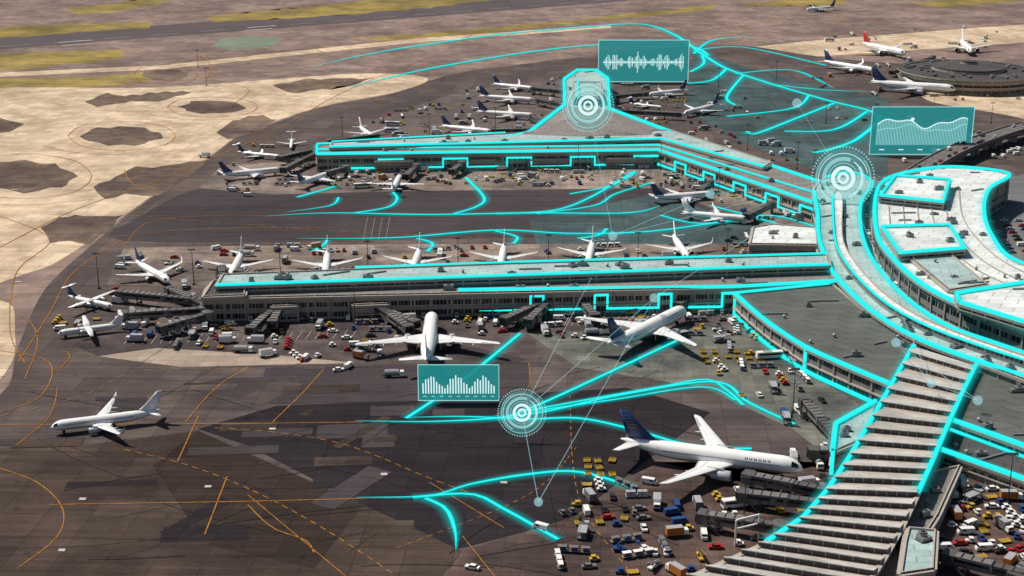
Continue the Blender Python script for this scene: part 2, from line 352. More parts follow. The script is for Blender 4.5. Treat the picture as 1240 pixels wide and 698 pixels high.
Y=[([(0,515),(260,514),(440,512)],.5),([(60,612),(300,608),(490,603)],.5),([(260,519),(330,524),(420,540),(520,580),(570,598)],.45,(3,2.2)),
 ([(150,545),(230,565),(310,597),(390,640),(470,692),(500,715)],.45,(3,2.2)),([(215,560),(240,505)],.5),([(248,648),(275,578)],.5),([(225,512),(262,470),(300,445)],.45),([(330,512),(365,478),(392,448)],.45),
 ([(0,568),(45,585),(75,615),(70,650),(20,690)],.45),([(20,540),(60,505),(70,470)],.4),([(0,505),(100,480),(170,450),(300,448)],.35,(3,3)),([(300,612),(330,640),(370,655),(380,670)],.45),
 ([(165,262),(300,273),(450,283),(620,290)],.55,(4,3)),([(110,300),(300,296),(480,296)],.5,(4,3)),([(150,300),(180,270),(250,262),(330,262)],.45),([(120,290),(240,278),(400,276)],.45),
 ([(0,262),(60,290),(20,330),(12,400),(30,440)],.55),([(22,440),(60,380),(90,330),(150,290)],.5),([(30,460),(45,420),(40,395),(20,380)],.45),([(0,425),(60,440),(50,480),(0,500)],.45),
 ([(300,600),(420,700)],.35),([(520,585),(610,640)],.35),([(560,650),(600,700)],.35),([(640,440),(640,470),(600,505)],.35),([(150,205),(165,225),(230,232)],.7),([(0,300),(90,255),(200,215),(330,160),(420,110),(520,70)],.7),([(75,425),(85,432),(70,450)],.45),
 ([(690,480),(700,600),(760,690)],.35,(3,3)),([(480,665),(640,600),(700,540)],.35,(2,2)),
 ([(0,47),(150,37),(420,18)],1.0),([(0,88),(200,76),(380,58),(620,38),(860,26)],.9),([(0,115),(240,96),(400,80)],.9),([(240,96),(300,108),(280,128)],.7),([(380,58),(420,75),(520,92)],.8),([(240,62),(255,80),(250,96)],.9),
 ([(560,50),(590,38),(700,40)],.8),([(900,30),(1000,20),(1240,8)],1.0),([(860,26),(950,40),(1100,38),(1240,28)],.9),([(880,26),(900,45),(870,60)],.8),([(1010,22),(1030,34),(1100,36)],.8),([(160,26),(210,20),(240,32)],.9)]
for cx,cy,rx,ry in ((257,130,42,9),(147,165,50,13),(30,214,62,20),(200,91,30,9)):
    Y.append((rr(cx,cy,rx*1.3,ry*1.35)+[(cx-rx*1.3,cy)],.7))
    Y.append(([(cx-rx*1.9,cy+ry*0.9),(cx-rx*1.2,cy+ry*1.5),(cx,cy+ry*1.75),(cx+rx*1.3,cy+ry*1.4)],.6))
mark(Y,'taxiway_marking',yel,ZM)
mark([([(0,57),(330,32),(740,0)],1.2,(30,24)),([(70,52),(112,49)],5),([(74,56),(108,53.5)],4),([(300,34),(334,31.5)],5),([(296,37.5),(330,35)],4),([(0,66),(330,41),(760,8)],.8)],'runway_marking',whi,ZM+.004)
Wl=[]
for x,y in ((100,605),(75,667),(252,590),(610,585),(465,575),(410,450),(18,230),(22,342),(330,520)):
    Wl.append(([(x-4,y),(x+4,y)],2.0))
for i in range(26):
    x=150+i*11; Wl.append(([(x,418-i*.3),(x+7,408-i*.3)],.25))
for i in range(4):
    x=445+i*9; Wl.append(([(x,264),(x-5,292)],.16))
for i in range(30): x=620+i*9; Wl.append(([(x,400-i*.6),(x+6,388-i*.6)],.25))
for i in range(40): x=560+i*10; Wl.append(([(x,215+max(0,(x-800)*.3)),(x+3,207+max(0,(x-800)*.3))],.3))
mark(Wl,'painted_marking',whi,ZM+.008,1)
bm=bmesh.new()
for i in range(60):
    x=random.uniform(20,760); y=random.uniform(440,690); c=W(x,y); a=random.choice((.07,.07,.5,-.6,1.1))+random.gauss(0,.1); l=random.uniform(10,60); d=Vector((math.cos(a),math.sin(a),0)); k=random.uniform(-.15,.15)
    P=[c+d*(l*t/6)+Vector((-d.y,d.x,0))*(k*l*(t/6)**2) for t in range(7)]
    ribbon(bm,P,random.uniform(.15,.35),ZM-.003-0.00001*i)
newobj('asphalt_crack_sealing',bm,[simple('tar_seal',(0.02,0.018,0.018,1),.6,0,.2,1,.1)])
# ------------------------------------------------------------ buildings
lp=block('concourse_building',[(246,362),(250,350),(258,343),(1003,322),(1014,342),(890,349)],11,'roofg','wall',units=24)
block('upper_level',[(262,347),(270,333),(640,319),(1001,309),(1004,322)],15,'rooft','wall2',zb=11.02,pil=12,units=26,parent=lp)
block('corner_hall',[(246,360),(258,341),(300,338),(296,358)],12.6,'roofd','wall',zb=11.03,parent=lp,units=3)
for x0,x1,yy in ((330,360,372),(428,470,370),(580,662,362),(693,748,359),(752,812,357),(840,880,356)):
    block('gate_room',[(x0,yy),(x0+2,yy-9),(x1+2,yy-10),(x1,yy-1.5)],7.5,'roofd','wall',parent=lp,units=1,pil=6)
up=block('concourse_building',[(384,188),(384,176),(640,165),(815,161),(1000,224),(985,247),(797,183)],11,'roofg','wall',units=30)
block('upper_level',[(400,179),(402,173),(640,161),(812,158),(935,197),(925,203),(800,169)],13.2,'rooft','wall2',zb=11.02,pil=12,parent=up,units=14)
for x0,x1,yy in ((455,500,195),(548,600,193),(640,690,192),(735,790,191)):
    block('gate_room',[(x0,yy+1),(x0,yy-6),(x1,yy-7),(x1,yy)],7,'roofd','wall',parent=up,pil=6)
for a in ((835,203,870,214),(905,226,940,238)):
    block('gate_room',[(a[0],a[1]),(a[0]+8,a[1]-6),(a[2]+8,a[3]-5),(a[2],a[3])],7,'roofd','wall',parent=up,pil=6)
def hip(name,base,top,z0,z1,mats,parent=None):
    A=[W(x,y,z0) for x,y in base]; B=[W(x,y,z1) for x,y in top]; bm=bmesh.new(); n=len(A)
    g=[bm.verts.new((p.x,p.y,0)) for p in A]; a=[bm.verts.new(p) for p in A]; b=[bm.verts.new(p) for p in B]
    for i in range(n):
        j=(i+1)%n; bm.faces.new((a[i],a[j],b[j],b[i])); f=bm.faces.new((g[i],g[j],a[j],a[i])); f.material_index=1
    bm.faces.new(b); bmesh.ops.recalc_face_normals(bm,faces=bm.faces[:]); return newobj(name,bm,mats,parent)
hp=hip('pavilion_roof',[(612,168),(640,162),(684,128),(738,133),(812,161),(806,170),(700,172)],[(668,152),(680,147),(696,136),(726,138),(752,147),(754,151),(700,153)],11.6,16.5,[M['roofg'],M['wall']],up)
st=block('concourse_stem',[(686,150),(683,97),(699,86),(722,86),(736,96),(739,148)],12,'rooft','wall',units=8,parent=up)
block('control_room',[(694,118),(694,100),(728,100),(729,118)],18,'rooft','wall2',zb=12.02,parent=up,pil=5)
ring_o=[(985,232),(990,258),(991,285),(999,312),(1012,336),(1045,370),(1085,398),(1125,418),(1180,438),(1270,468)]
ring_i=[(1270,440),(1200,416),(1150,398),(1108,372),(1076,342),(1052,308),(1042,275),(1043,245),(1056,222),(1030,210),(1000,216)]
rg=block('curved_concourse_building',ring_o+ring_i,12,'rooft','wall2',smooth=3,units=26)
block('curved_upper_level',[(1008,236),(1010,285),(1020,314),(1050,350),(1090,380),(1150,408),(1270,448),(1270,442),(1155,402),(1096,374),(1058,344),(1030,310),(1020,284),(1020,236)],14.5,'roofw','wall2',zb=12.02,smooth=3,parent=rg,pil=0)
tm=block('terminal_building',[(1062,285),(1060,240),(1074,218),(1120,206),(1165,204),(1222,212),(1200,228),(1192,245),(1193,268),(1204,292),(1220,312),(1250,326),(1330,350),(1330,432),(1240,402),(1165,372),(1115,345),(1082,315)],17,'roofw','wall2',smooth=3,units=38)
for b in ([(1066,238),(1084,214),(1150,219),(1142,246)],[(1068,276),(1150,274),(1168,302),(1090,308)],[(1158,357),(1240,344),(1300,358),(1300,410),(1228,388),(1162,368)]):
    block('penthouse',b,21,'roofw','wall2',zb=17.02,parent=tm,units=3,pil=6)
block('service_link',[(1102,312),(1150,308),(1195,345),(1150,352)],18.5,'rooft','wall2',zb=17.02,parent=tm,units=3)
bm=bmesh.new()
for k in range(6):
    P=spline([W(x+k*17,y-k*4.5,17) for x,y in ((1076,250),(1080,284),(1098,312),(1130,340),(1180,364))],False,6)
    for i in range(len(P)-1): beam(bm,P[i]+Vector((0,0,.3)),P[i+1]+Vector((0,0,.3)),.5,.5)
newobj('roof_ribs',bm,[M['trim']],tm)
dd=block('baggage_hall_building',[(890,357),(1008,345),(1050,381),(1108,415),(1092,450),(1085,470),(1030,447),(975,422),(935,396),(908,374)],10,'roofm','wall2',units=12,pil=8)
ee=block('service_building',[(1184,442),(1290,480),(1290,560),(1145,508),(1165,475)],9,'roofm','wall2',units=9)
block('lower_service_wing',[(1148,522),(1290,575),(1290,600),(1138,546)],6,'roofd','wall',parent=ee,units=5)
block('loading_building',[(1128,572),(1162,565),(1135,625),(1085,702),(1030,760),(1000,760),(1075,680)],6.5,'roofg','wall',units=5)
block('utility_building',[(1096,656),(1100,640),(1133,643),(1130,690),(1090,696)],11,'rooft','wall',units=2)
block('small_hangar_building',[(908,296),(912,276),(935,272),(988,276),(990,297)],7,'roofw','wall',units=4)
block('gatehouse_building',[(1008,548),(1012,515),(1060,488),(1050,530)],9,'rooft','wall2',units=2)
def plin(P,t):
    s=t*(len(P)-1); i=min(len(P)-2,int(s)); k=s-i; return P[i].lerp(P[i+1],k)
Lp=[W(x,y,12) for x,y in ((1106,418),(1082,460),(1056,506),(1030,550),(1002,592),(972,626),(928,655),(868,682),(800,712))]
Rp=[W(x,y,12) for x,y in ((1182,442),(1164,478),(1147,516),(1130,556),(1112,596),(1092,638),(1070,676),(1046,712),(1020,752))]
bm=bmesh.new(); NT=23
for i in range(NT):
    t0=i/NT; t1=(i+1)/NT-0.012
    l0,r0,l1,r1=plin(Lp,t0),plin(Rp,t0),plin(Lp,t1),plin(Rp,t1)
    v=lambda p,zz: bm.verts.new((p.x,p.y,zz))
    a,b,c,d=v(l0,11.5),v(r0,11.5),v(r1,12.9),v(l1,12.9); e,f,g,h=v(l0,11.15),v(r0,11.15),v(r1,11.15),v(l1,11.15)
    bm.faces.new((a,b,c,d)).material_index=0
    fc=bm.faces.new((d,c,g,h)); fc.material_index=1
    bm.faces.new((b,f,g,c)).material_index=2; bm.faces.new((a,d,h,e)).material_index=2
    beam(bm,(l1.x,l1.y,12.85),(r1.x,r1.y,12.85),0.5,0.3,0)
    for k in range(1,9):
        p=l1.lerp(r1,k/9); box(bm,(p.x,p.y-0.1,12.0),(0.2,0.25,1.6),2)
bmesh.ops.recalc_face_normals(bm,faces=bm.faces[:])
saw=newobj('sawtooth_roof_hall',bm,[roof_mat('sawtooth_sheet',C(208,206,202,0.8),4,-20,.32),simple('clerestory',(0.05,0.048,0.05,1),.5),M['trim']])
bm=bmesh.new(); uvl=bm.loops.layers.uv.new('UVMap')
poly=Lp+Rp[::-1]; FOOT.append(poly)
if area(poly)<0: poly=poly[::-1]
u=0
for i in range(len(poly)):
    a,b=poly[i],poly[(i+1)%len(poly)]; l=(b-a).length
    f=bm.faces.new([bm.verts.new(q) for q in ((a.x,a.y,0),(b.x,b.y,0),(b.x,b.y,11.3),(a.x,a.y,11.3))])
    for lp_,cc in zip(f.loops,((u,0),(u+l,0),(u+l,11.3),(u,11.3))): lp_[uvl].uv=cc
    u+=l
bm.faces.new([bm.verts.new((p.x,p.y,11.1)) for p in poly])
for side in (Lp,Rp):
    for i in range(len(side)-1):
        a,b=side[i],side[i+1]
        beam(bm,(a.x,a.y,11.25),(b.x,b.y,11.25),1.6,0.4,1)
newobj('hall_walls',bm,[M['wall'],M['trim']],saw)
def satellite(cx,cy,r,h):
    c=W(cx,cy,h); bm=bmesh.new(); uvl=bm.loops.layers.uv.new('UVMap'); n=28
    prof=[(r,0,1),(r,h*0.45,1),(r+3,h*0.45,2),(r+3,h*0.55,2),(r,h*0.55,1),(r,h,1),(r+4,h,2),(r+4,h+1,2),(r-2,h+1,0),(r-2,h+.3,0),(r*0.55,h+1.5,0),(r*0.55,h+4.5,1),(r*0.5,h+4.6,0),(r*0.12,h+6.5,0),(r*.12,h+9,1),(0.5,h+9.5,0)]
    rings=[[bm.verts.new((c.x+rr_*math.cos(2*math.pi*k/n),c.y+rr_*math.sin(2*math.pi*k/n),zz)) for k in range(n)] for rr_,zz,_ in prof]
    for i in range(len(prof)-1):
        for k in range(n):
            f=bm.faces.new((rings[i][k],rings[i][(k+1)%n],rings[i+1][(k+1)%n],rings[i+1][k])); f.material_index=prof[i+1][2]
            for lp_,cc in zip(f.loops,((k*12,prof[i][1]),(k*12+12,prof[i][1]),(k*12+12,prof[i+1][1]),(k*12,prof[i+1][1]))): lp_[uvl].uv=cc
    for k in range(40):
        a=random.uniform(0,6.28); q=random.uniform(r*.6,r*.9); box(bm,(c.x+q*math.cos(a),c.y+q*math.sin(a),h+1.8),(random.uniform(2,6),2,1.6),3,a)
    FOOT.append([Vector((c.x+r*math.cos(k*.4),c.y+r*math.sin(k*.4),0)) for k in range(16)])
    return newobj('round_satellite_terminal',bm,[M['roofd'],M['wall'],M['trim'],M['steel']])
satellite(1172,86,56,12)
def viaduct(pts,w,z,name='elevated_road',piers=True):
    P=spline([W(x,y,z) for x,y in pts],False,6); bm=bmesh.new()
    for i in range(len(P)-1):
        a,b=P[i],P[i+1]; beam(bm,a-Vector((0,0,.6)),b-Vector((0,0,.6)),w,1.2,0)
        d=(b-a).normalized(); nn=Vector((-d.y,d.x,0))
        for s in (-1,1): o=nn*s*(w/2-0.2)+Vector((0,0,.5)); beam(bm,a+o,b+o,0.35,1.0,1)
        for s in (-.25,0,.25):
            o=nn*s*w+Vector((0,0,.02)); beam(bm,a+o,a.lerp(b,.5)+o,0.2,0.03,2)
        if piers and i%2==0: box(bm,(a.x,a.y,(z-1.2)/2),(w*.5,1.5,z-1.2),1,math.atan2(d.y,d.x)+math.pi/2)
    return newobj(name,bm,[simple('road_deck',C(120,118,118,.7),.85,0,.15,.3,.05),M['concrete'],whi]),P
v1,VP=viaduct([(1085,228),(1130,196),(1180,172),(1250,150),(1330,134)],14,9)
viaduct([(1110,215),(1160,186),(1210,166),(1260,156)],9,6)
ro,RP=viaduct([(1058,215),(1050,250),(1051,285),(1066,315),(1096,348),(1135,374),(1200,402),(1290,436)],13,6.5,piers=False)
sheet('parking_lot',[(1202,240),(1225,215),(1330,205),(1330,340),(1245,322),(1212,300)],G('parking_tarmac',(120,122,124)),3)
# ------------------------------------------------------------ jet bridges
def jet_bridge(a,b,za=5.2,zb=4.4):
    A=W(a[0],a[1],za); B=W(b[0],b[1],zb); d=B-A; L=d.length; dn=d.normalized()
    bm=bmesh.new(); fl=Vector((dn.x,dn.y,0)).normalized(); side=Vector((-fl.y,fl.x,0))
    cyl(bm,(A.x,A.y,za-1.8),(A.x,A.y,za+1.9),2.6,n=14,mi=1); cyl(bm,(A.x,A.y,za+1.9),(A.x,A.y,za+2.3),2.8,1.2,n=14,mi=0); cyl(bm,(A.x,A.y,0),(A.x,A.y,za-1.8),0.7,mi=3)
    m=A+d*0.52
    beam(bm,A,m,3.0,2.9,0); beam(bm,A+d*0.46+Vector((0,0,.1)),B,3.4,3.3,1)
    for s in (-1,1):
        beam(bm,A+d*.06+side*s*1.55+Vector((0,0,.3)),A+d*.44+side*s*1.55+Vector((0,0,.3)),0.08,0.9,2)
        beam(bm,A+d*.5+side*s*1.76+Vector((0,0,.4)),A+d*.94+side*s*1.76+Vector((0,0,.4)),0.08,1.0,2)
    ang=math.atan2(fl.y,fl.x)
    k=0.1
    while k<.97:
        p=A+d*k; box(bm,(p.x,p.y,p.z+(1.55 if k<.46 else 1.85)),(.25,3.1,.2),3,ang); k+=3.0/L
    box(bm,(B.x,B.y,B.z),(3.6,4.6,3.6),0,ang); box(bm,B+fl*1.9,(0.8,3.2,2.8),2,ang)
    q=A+d*0.78
    for s in (-1,1):
        box(bm,(q.x+side.x*s*1.9,q.y+side.y*s*1.9,q.z/2),(0.4,0.4,q.z),3,ang); p=q+side*s*1.3; cyl(bm,(p.x-side.x*.3,p.y-side.y*.3,0.8),(p.x+side.x*.3,p.y+side.y*.3,0.8),0.6,mi=3)
    beam(bm,(q.x-side.x*1.9,q.y-side.y*1.9,1.2),(q.x+side.x*1.9,q.y+side.y*1.9,1.2),0.4,0.5,3)
    e=B-fl*2+side*2.6; beam(bm,(e.x,e.y,B.z-1),(e.x-fl.x*4,e.y-fl.y*4,0.3),1.0,0.25,3)
    newobj('jet_bridge',bm,[M['bridge'],M['bridge2'],M['glass'],M['dark']])
for a,b in (((248,366),(146,356)),((250,372),(206,352)),((248,376),(150,382)),((252,382),(196,398)),((334,374),(304,400)),((340,374),(330,392)),((448,371),(502,392)),((455,371),(494,398)),((662,366),(612,388)),((664,368),(640,390)),((700,362),(720,384)),((850,356),(822,370)),
            ((270,338),(268,326)),((330,336),(290,331)),((440,332),(405,329)),((548,328),(512,325)),((655,324),(618,321)),((760,320),(724,317)),((870,318),(842,313)),
            ((420,204),(398,210)),((505,202),(492,214)),((560,199),(548,208)),((860,222),(848,232)),((935,248),(905,262)),((400,172),(455,165)),((640,158),(598,159)),((655,150),(645,141)),((682,128),(652,122)),((684,112),(646,108)),((742,118),(782,114)),((745,135),(822,139)),((384,182),(340,192)),((384,186),(344,206)),
            ((1010,598),(906,578)),((1000,612),(900,600)),((945,640),(852,626)),((1040,548),(985,548)),((1012,530),(975,488)),((1130,70),(1080,88)),((1140,100),(1162,108)),((1250,700),(1150,675)),((1290,640),(1230,700))):
    jet_bridge(a,b)
# ------------------------------------------------------------ aircraft
def loft(bm,rings,mi,cap=True,midx=None):
    R=[[bm.verts.new(p) for p in r] for r in rings]; n=len(R[0])
    for i in range(len(R)-1):
        for k in range(n):
            f=bm.faces.new((R[i][k],R[i][(k+1)%n],R[i+1][(k+1)%n],R[i+1][k])); f.material_index=midx(i,k) if midx else mi; f.smooth=True
    if cap:
        for r in (R[0],R[-1]):
            f=bm.faces.new(r); f.material_index=midx(0 if r is R[0] else len(R)-2,0) if midx else mi
AF=[(0,0),(.06,.5),(.25,.9),(.5,.85),(.8,.35),(1,.03),(.8,-.1),(.5,-.4),(.25,-.5),(.06,-.35)]
def foil(bm,secs,mi,vert=False):
    rings=[]
    for (x,y,z,c,t) in secs:
        r=[]
        for px_,pt in AF:
            if vert: r.append(Vector((x-px_*c, y+(pt if pt>0 else pt*1.6)*t*.5, z)))
            else: r.append(Vector((x-px_*c, y, z+pt*t*.6)))
        rings.append(r)
    loft(bm,rings,mi)
def airliner(kind,tail='blue'):
    P=dict(nb=(39.5,1.95,17.9,3.3,.55),lb=(47.3,1.95,19.0,3.7,.55),wb=(63.5,3.1,30.4,5.3,.66),rj=(30,1.2,10.4,2.1,.5),tp=(25.5,1.3,13.5,2.2,.05))[kind]
    L,R,hs,zc,m=P; bm=bmesh.new(); n=24
    prof=[(0,.04,-.28),(.004,.2,-.27),(.012,.38,-.23),(.024,.56,-.17),(.04,.73,-.1),(.06,.87,-.05),(.085,.96,-.01),(.115,1,0),(.3,1,0),(.5,1,0),(.66,1,0),(.73,.95,.045),(.8,.83,.14),(.87,.64,.29),(.93,.43,.45),(.97,.26,.56),(1,.09,.63)]
    rings=[[Vector((L/2-t*L,R*r*math.cos(2*math.pi*k/n),zc+R*(o+r*math.sin(2*math.pi*k/n)))) for k in range(n)] for t,r,o in prof]
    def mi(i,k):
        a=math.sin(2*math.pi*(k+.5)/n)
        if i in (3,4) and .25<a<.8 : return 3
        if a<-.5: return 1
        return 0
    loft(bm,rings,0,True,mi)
    for s in (-1,1):
        x=L*.38
        while x>-L*.26:
            zz=R*.22; yy=math.sqrt(R*R-zz*zz)+.015
            q=[bm.verts.new((x+dx,s*(yy-dz*.2),zc+zz+dz)) for dx,dz in ((0,-.2),(.32,-.2),(.32,.2),(0,.2))]
            bm.faces.new(q).material_index=3; x-=.62
        for dx in (.405,.16,-.08,-.29):
            X=L*dx; q=[bm.verts.new((X+a,s*(math.sqrt(max(0,R*R-(b)**2))+.02),zc+b)) for a,b in ((0,-.5),(.1,-.5),(.1,R*.62),(0,R*.62))]; bm.faces.new(q).material_index=1
            q=[bm.verts.new((X+a+.9,s*(math.sqrt(max(0,R*R-(b)**2))+.02),zc+b)) for a,b in ((0,-.5),(.1,-.5),(.1,R*.62),(0,R*.62))]; bm.faces.new(q).material_index=1
        b0,b1=-R*.5,-R*.44
        q=[bm.verts.new((X,s*(math.sqrt(R*R-b*b)+.02),zc+b)) for X,b in ((L*.38,b0),(L*.38,b1),(-L*.16,b1),(-L*.16,b0))]; bm.faces.new(q).material_index=5
        for k in range(6):
            X=L*.33-k*R*.5; b0,b1=R*.46,R*.64
            for a0,a1,c0,c1 in ((0,.09,0,1),(.09,.30,.0,.24),(.22,.30,0,1)):
                q=[bm.verts.new((X-a*R,s*(math.sqrt(R*R-b*b)+.03),zc+b)) for a,b in ((a0,b0+(b1-b0)*c0),(a1,b0+(b1-b0)*c0),(a1,b0+(b1-b0)*c1),(a0,b0+(b1-b0)*c1))]; bm.faces.new(q).material_index=2 if tail=='blue' else 1
    if kind in('nb','lb','wb'):
        fr=[[Vector((L*(.5-t),R*w_*math.cos(2*math.pi*k/12),zc-R*.62+R*h_*math.sin(2*math.pi*k/12))) for k in range(12)] for t,w_,h_ in ((.29,.3,.2),(.33,.9,.45),(.42,1.15,.5),(.52,1.12,.5),(.6,.7,.35),(.64,.25,.2))]; loft(bm,fr,1)
    t_=L*.012
    for s in (-1,1):
        if kind in('nb','lb','wb'):
            x0=L*(.5-.33); w0=lambda y: zc-R*.5+y*.095
            secs=[(x0,0,w0(0),L*.215,t_*2),(x0-R*m*.8,s*R*.9,w0(R),L*.2,t_*2),(x0-hs*.34*m,s*hs*.34,w0(hs*.34),L*.118,t_*1.2),(x0-hs*.7*m,s*hs*.7,w0(hs*.7),L*.075,t_*.8),(x0-hs*.97*m,s*hs*.97,w0(hs),L*.042,t_*.5)]
            if kind!='wb': secs+=[(x0-hs*m-.5,s*(hs),w0(hs)+.5,L*.034,t_*.35),(x0-hs*m-1.9,s*(hs+.45),w0(hs)+2.6,L*.014,t_*.2)]
            else: secs+=[(x0-hs*m-1.4,s*(hs),w0(hs)+.1,L*.012,t_*.3)]
            foil(bm,secs,4)
            def wp(fr,yy):
                for i in range(len(secs)-1):
                    a,b=secs[i],secs[i+1]
                    if abs(b[1])>=yy: 
                        k=(yy-abs(a[1]))/(abs(b[1])-abs(a[1])); c=a[3]+(b[3]-a[3])*k; X=a[0]+(b[0]-a[0])*k; Z=a[2]+(b[2]-a[2])*k; tt=a[4]+(b[4]-a[4])*k
                        h=0
                        for (p0,q0),(p1,q1) in zip(AF[:5],AF[1:6]):
                            if p0<=fr<=p1: h=q0+(q1-q0)*(fr-p0)/(p1-p0)
                        return Vector((X-fr*c,s*yy,Z+h*tt*.6+.035))
            for y0,y1 in ((.12,.33),(.36,.68),(.72,.93)):
                for f0,f1 in ((.70,.72),(.96,.985)):
                    q=[bm.verts.new(wp(f,yy*hs)) for f,yy in ((f0,y0),(f1,y0),(f1,y1),(f0,y1))]; bm.faces.new(q).material_index=6
                q=[bm.verts.new(wp(f,yy*hs)) for f,yy in ((.74,y0+.01),(.94,y0+.01),(.94,y1-.01),(.74,y1-.01))]; bm.faces.new(q).material_index=6 if y0>.7 else 4
            for yy in (.25,.45,.62):
                X=x0-hs*yy*m-L*.1*(1-yy*.5); Y_=s*hs*yy; Z=w0(hs*yy)-.35
                loft(bm,[[Vector((X+a,Y_+r*math.cos(k),Z+r*math.sin(k))) for k in (0,1.05,2.1,3.14,4.2,5.2)] for a,r in ((1.5,.05),(.5,.3),(-1.5,.28),(-3,.04))],4)
            ey,er,el=(hs*.27,1.1,4.4) if kind!='wb' else (hs*.315,1.85,7.2)
            if kind=='lb': er,el=1.3,5.2
            ez=w0(ey)-er*1.05; ex=x0-ey*m+el*.62
            E=lambda pr: [[Vector((ex-a*el,s*ey+er*r*math.cos(2*math.pi*k/16),ez+er*r*math.sin(2*math.pi*k/16))) for k in range(16)] for a,r in pr]
            loft(bm,E([(0.22,.2),(.2,.78),(.03,.84),(0,.9),(.04,.98),(.3,1.02),(.65,.92),(.95,.7),(.96,.6)]),7,True,lambda i,k: 8 if i<1 else (9 if i in (1,2,3) else 7))
            loft(bm,E([(.9,.5),(1.1,.42),(1.28,.12)]),6)
            beam(bm,(ex-el*.35,s*ey,ez+er*.95),(ex-el*1.15,s*ey,w0(ey)+.1),.35,er*.7,7)
            sh=L*.155 if kind!='wb' else 10.8; sx=-L*.5+L*.135
            foil(bm,[(sx,0,zc+R*.35,L*.1,t_*.9),(sx-sh*.62,s*sh,zc+R*.35+sh*.1,L*.038,t_*.4)],4)
        elif kind=='rj':
            x0=L*.06; foil(bm,[(x0,0,zc-R*.7,L*.17,.5),(x0-hs*.3*m,s*hs*.3,zc-R*.7+.3,L*.11,.35),(x0-hs*m,s*hs,zc-R*.7+1,L*.045,.2),(x0-hs*m-1,s*(hs+.2),zc+.8,L*.02,.1)],4)
            loft(bm,[[Vector((-L*.2-a*4.2,s*(R+.95)+.75*r*math.cos(2*math.pi*k/12),zc+.5+.75*r*math.sin(2*math.pi*k/12))) for k in range(12)] for a,r in ((.05,.7),(0,.85),(.1,1),(.5,1),(1,.55))],7); beam(bm,(-L*.27,s*R*.6,zc+.4),(-L*.27,s*(R+.5),zc+.5),2.2,.25,7)
            foil(bm,[(-L*.44,0,zc+5.2,L*.08,.25),(-L*.44-1.6,s*4,zc+5.2,L*.045,.15)],4)
        else:
            x0=L*.1; foil(bm,[(x0,0,zc+R*.95,L*.11,.5),(x0-.2,s*hs*.4,zc+R*.95+.1,L*.105,.4),(x0-.8,s*hs,zc+R*.95+.3,L*.055,.2)],4)
            ey=hs*.3; loft(bm,[[Vector((x0+2.4-a,s*ey+.65*r*math.cos(2*math.pi*k/10),zc+R*.5+.75*r*math.sin(2*math.pi*k/10))) for k in range(10)] for a,r in ((0,.15),(.3,.5),(1.2,1),(3.5,1),(6.5,.3))],7)
            for k in range(4):
                a=k*math.pi/2+.4; beam(bm,(x0+2.3,s*ey,zc+R*.5),(x0+2.3,s*ey+2*math.cos(a),zc+R*.5+2*math.sin(a)),.25,.08,8)
            foil(bm,[(-L*.43,0,zc+5.3,L*.075,.25),(-L*.45,s*3.9,zc+5.3,L*.05,.15)],4)
    fh={'nb':7.2,'lb':7.8,'wb':10.5,'rj':4.0,'tp':4.1}[kind]; fx=-L*.5+L*.185; fc=L*(.15 if kind!='tp' else .18)
    foil(bm,[(fx+L*.07,0,zc+R*.85,fc+L*.07,.15),(fx+L*.012,0,zc+R*1.12,fc+L*.012,.4),(fx-fh*.42,0,zc+R*.8+fh*.5,fc*.7,.4),(fx-fh*.86,0,zc+R*.8+fh,L*.058,.25)],2 if tail!='white' else 0,True)
    if tail=='blue':
        for s in (-1,1):
            for k in range(5):
                zz=zc+R*.8+fh*(.42+.1*k); w_=fc*(.5-.04*k); xx=fx-fh*.86*(.42+.1*k)-fc*.18
                q=[bm.verts.new((xx-a,s*.36,zz+b)) for a,b in ((0,0),(w_*.8,0),(w_*.8,.12*fh/8),(0,.12*fh/8))]; bm.faces.new(q).material_index=5
    wr=.55 if kind in('nb','lb','tp','rj') else .68
    def wheel(x,y): cyl(bm,(x,y-.22,wr),(x,y+.22,wr),wr,n=12,mi=8)
    nx=L*.39; cyl(bm,(nx,0,wr),(nx,0,zc-R*.5),.14,mi=6); wheel(nx,-.4); wheel(nx,.4)
    gy=R*1.45 if kind!='wb' else R*1.7
    for s in (-1,1):
        cyl(bm,(-L*.03,s*gy,wr),(-L*.03,s*gy*.9,zc-R*.3),.22,mi=6)
        for dx in ((0,) if kind!='wb' else (-1.5,0,1.5)):
            wheel(-L*.03+dx,s*gy-.5); wheel(-L*.03+dx,s*gy+.5)
    me=bpy.data.meshes.new('airplane_'+kind); bmesh.ops.recalc_face_normals(bm,faces=bm.faces[:]); bm.to_mesh(me); bm.free()
    tm_={'blue':M['blue'],'white':M['white'],'red':M['red']}[tail]
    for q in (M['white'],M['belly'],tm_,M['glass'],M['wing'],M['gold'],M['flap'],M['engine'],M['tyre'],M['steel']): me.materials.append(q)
    return me
cache={}
PL=[]
ZV=ZM+.004
def plane(kind,tail,nose,tl,scale=1):
    key=(kind,tail)
    if key not in cache: cache[key]=airliner(kind,tail)
    h={'nb':3.3,'lb':3.7,'wb':5.3,'rj':2.1,'tp':2.2}[kind]
    a=W(nose[0],nose[1],h); b=W(tl[0],tl[1],h); d=a-b
    nm={'nb':'passenger_airplane','lb':'passenger_airplane','wb':'wide_body_airplane','rj':'regional_jet_airplane','tp':'propeller_airplane'}[kind]
    o=bpy.data.objects.new(nm,cache[key]); for_col.objects.link(o); c=(a+b)/2; o.location=(c.x,c.y,ZV); o.rotation_euler=(0,0,math.atan2(d.y,d.x)); o.scale=(scale,)*3
    L={'nb':39.5,'lb':47.3,'wb':63.5,'rj':30,'tp':25.5}[kind]*scale; PL.append((c,d.normalized(),L))
plane('nb','white',(64,517),(193,501))
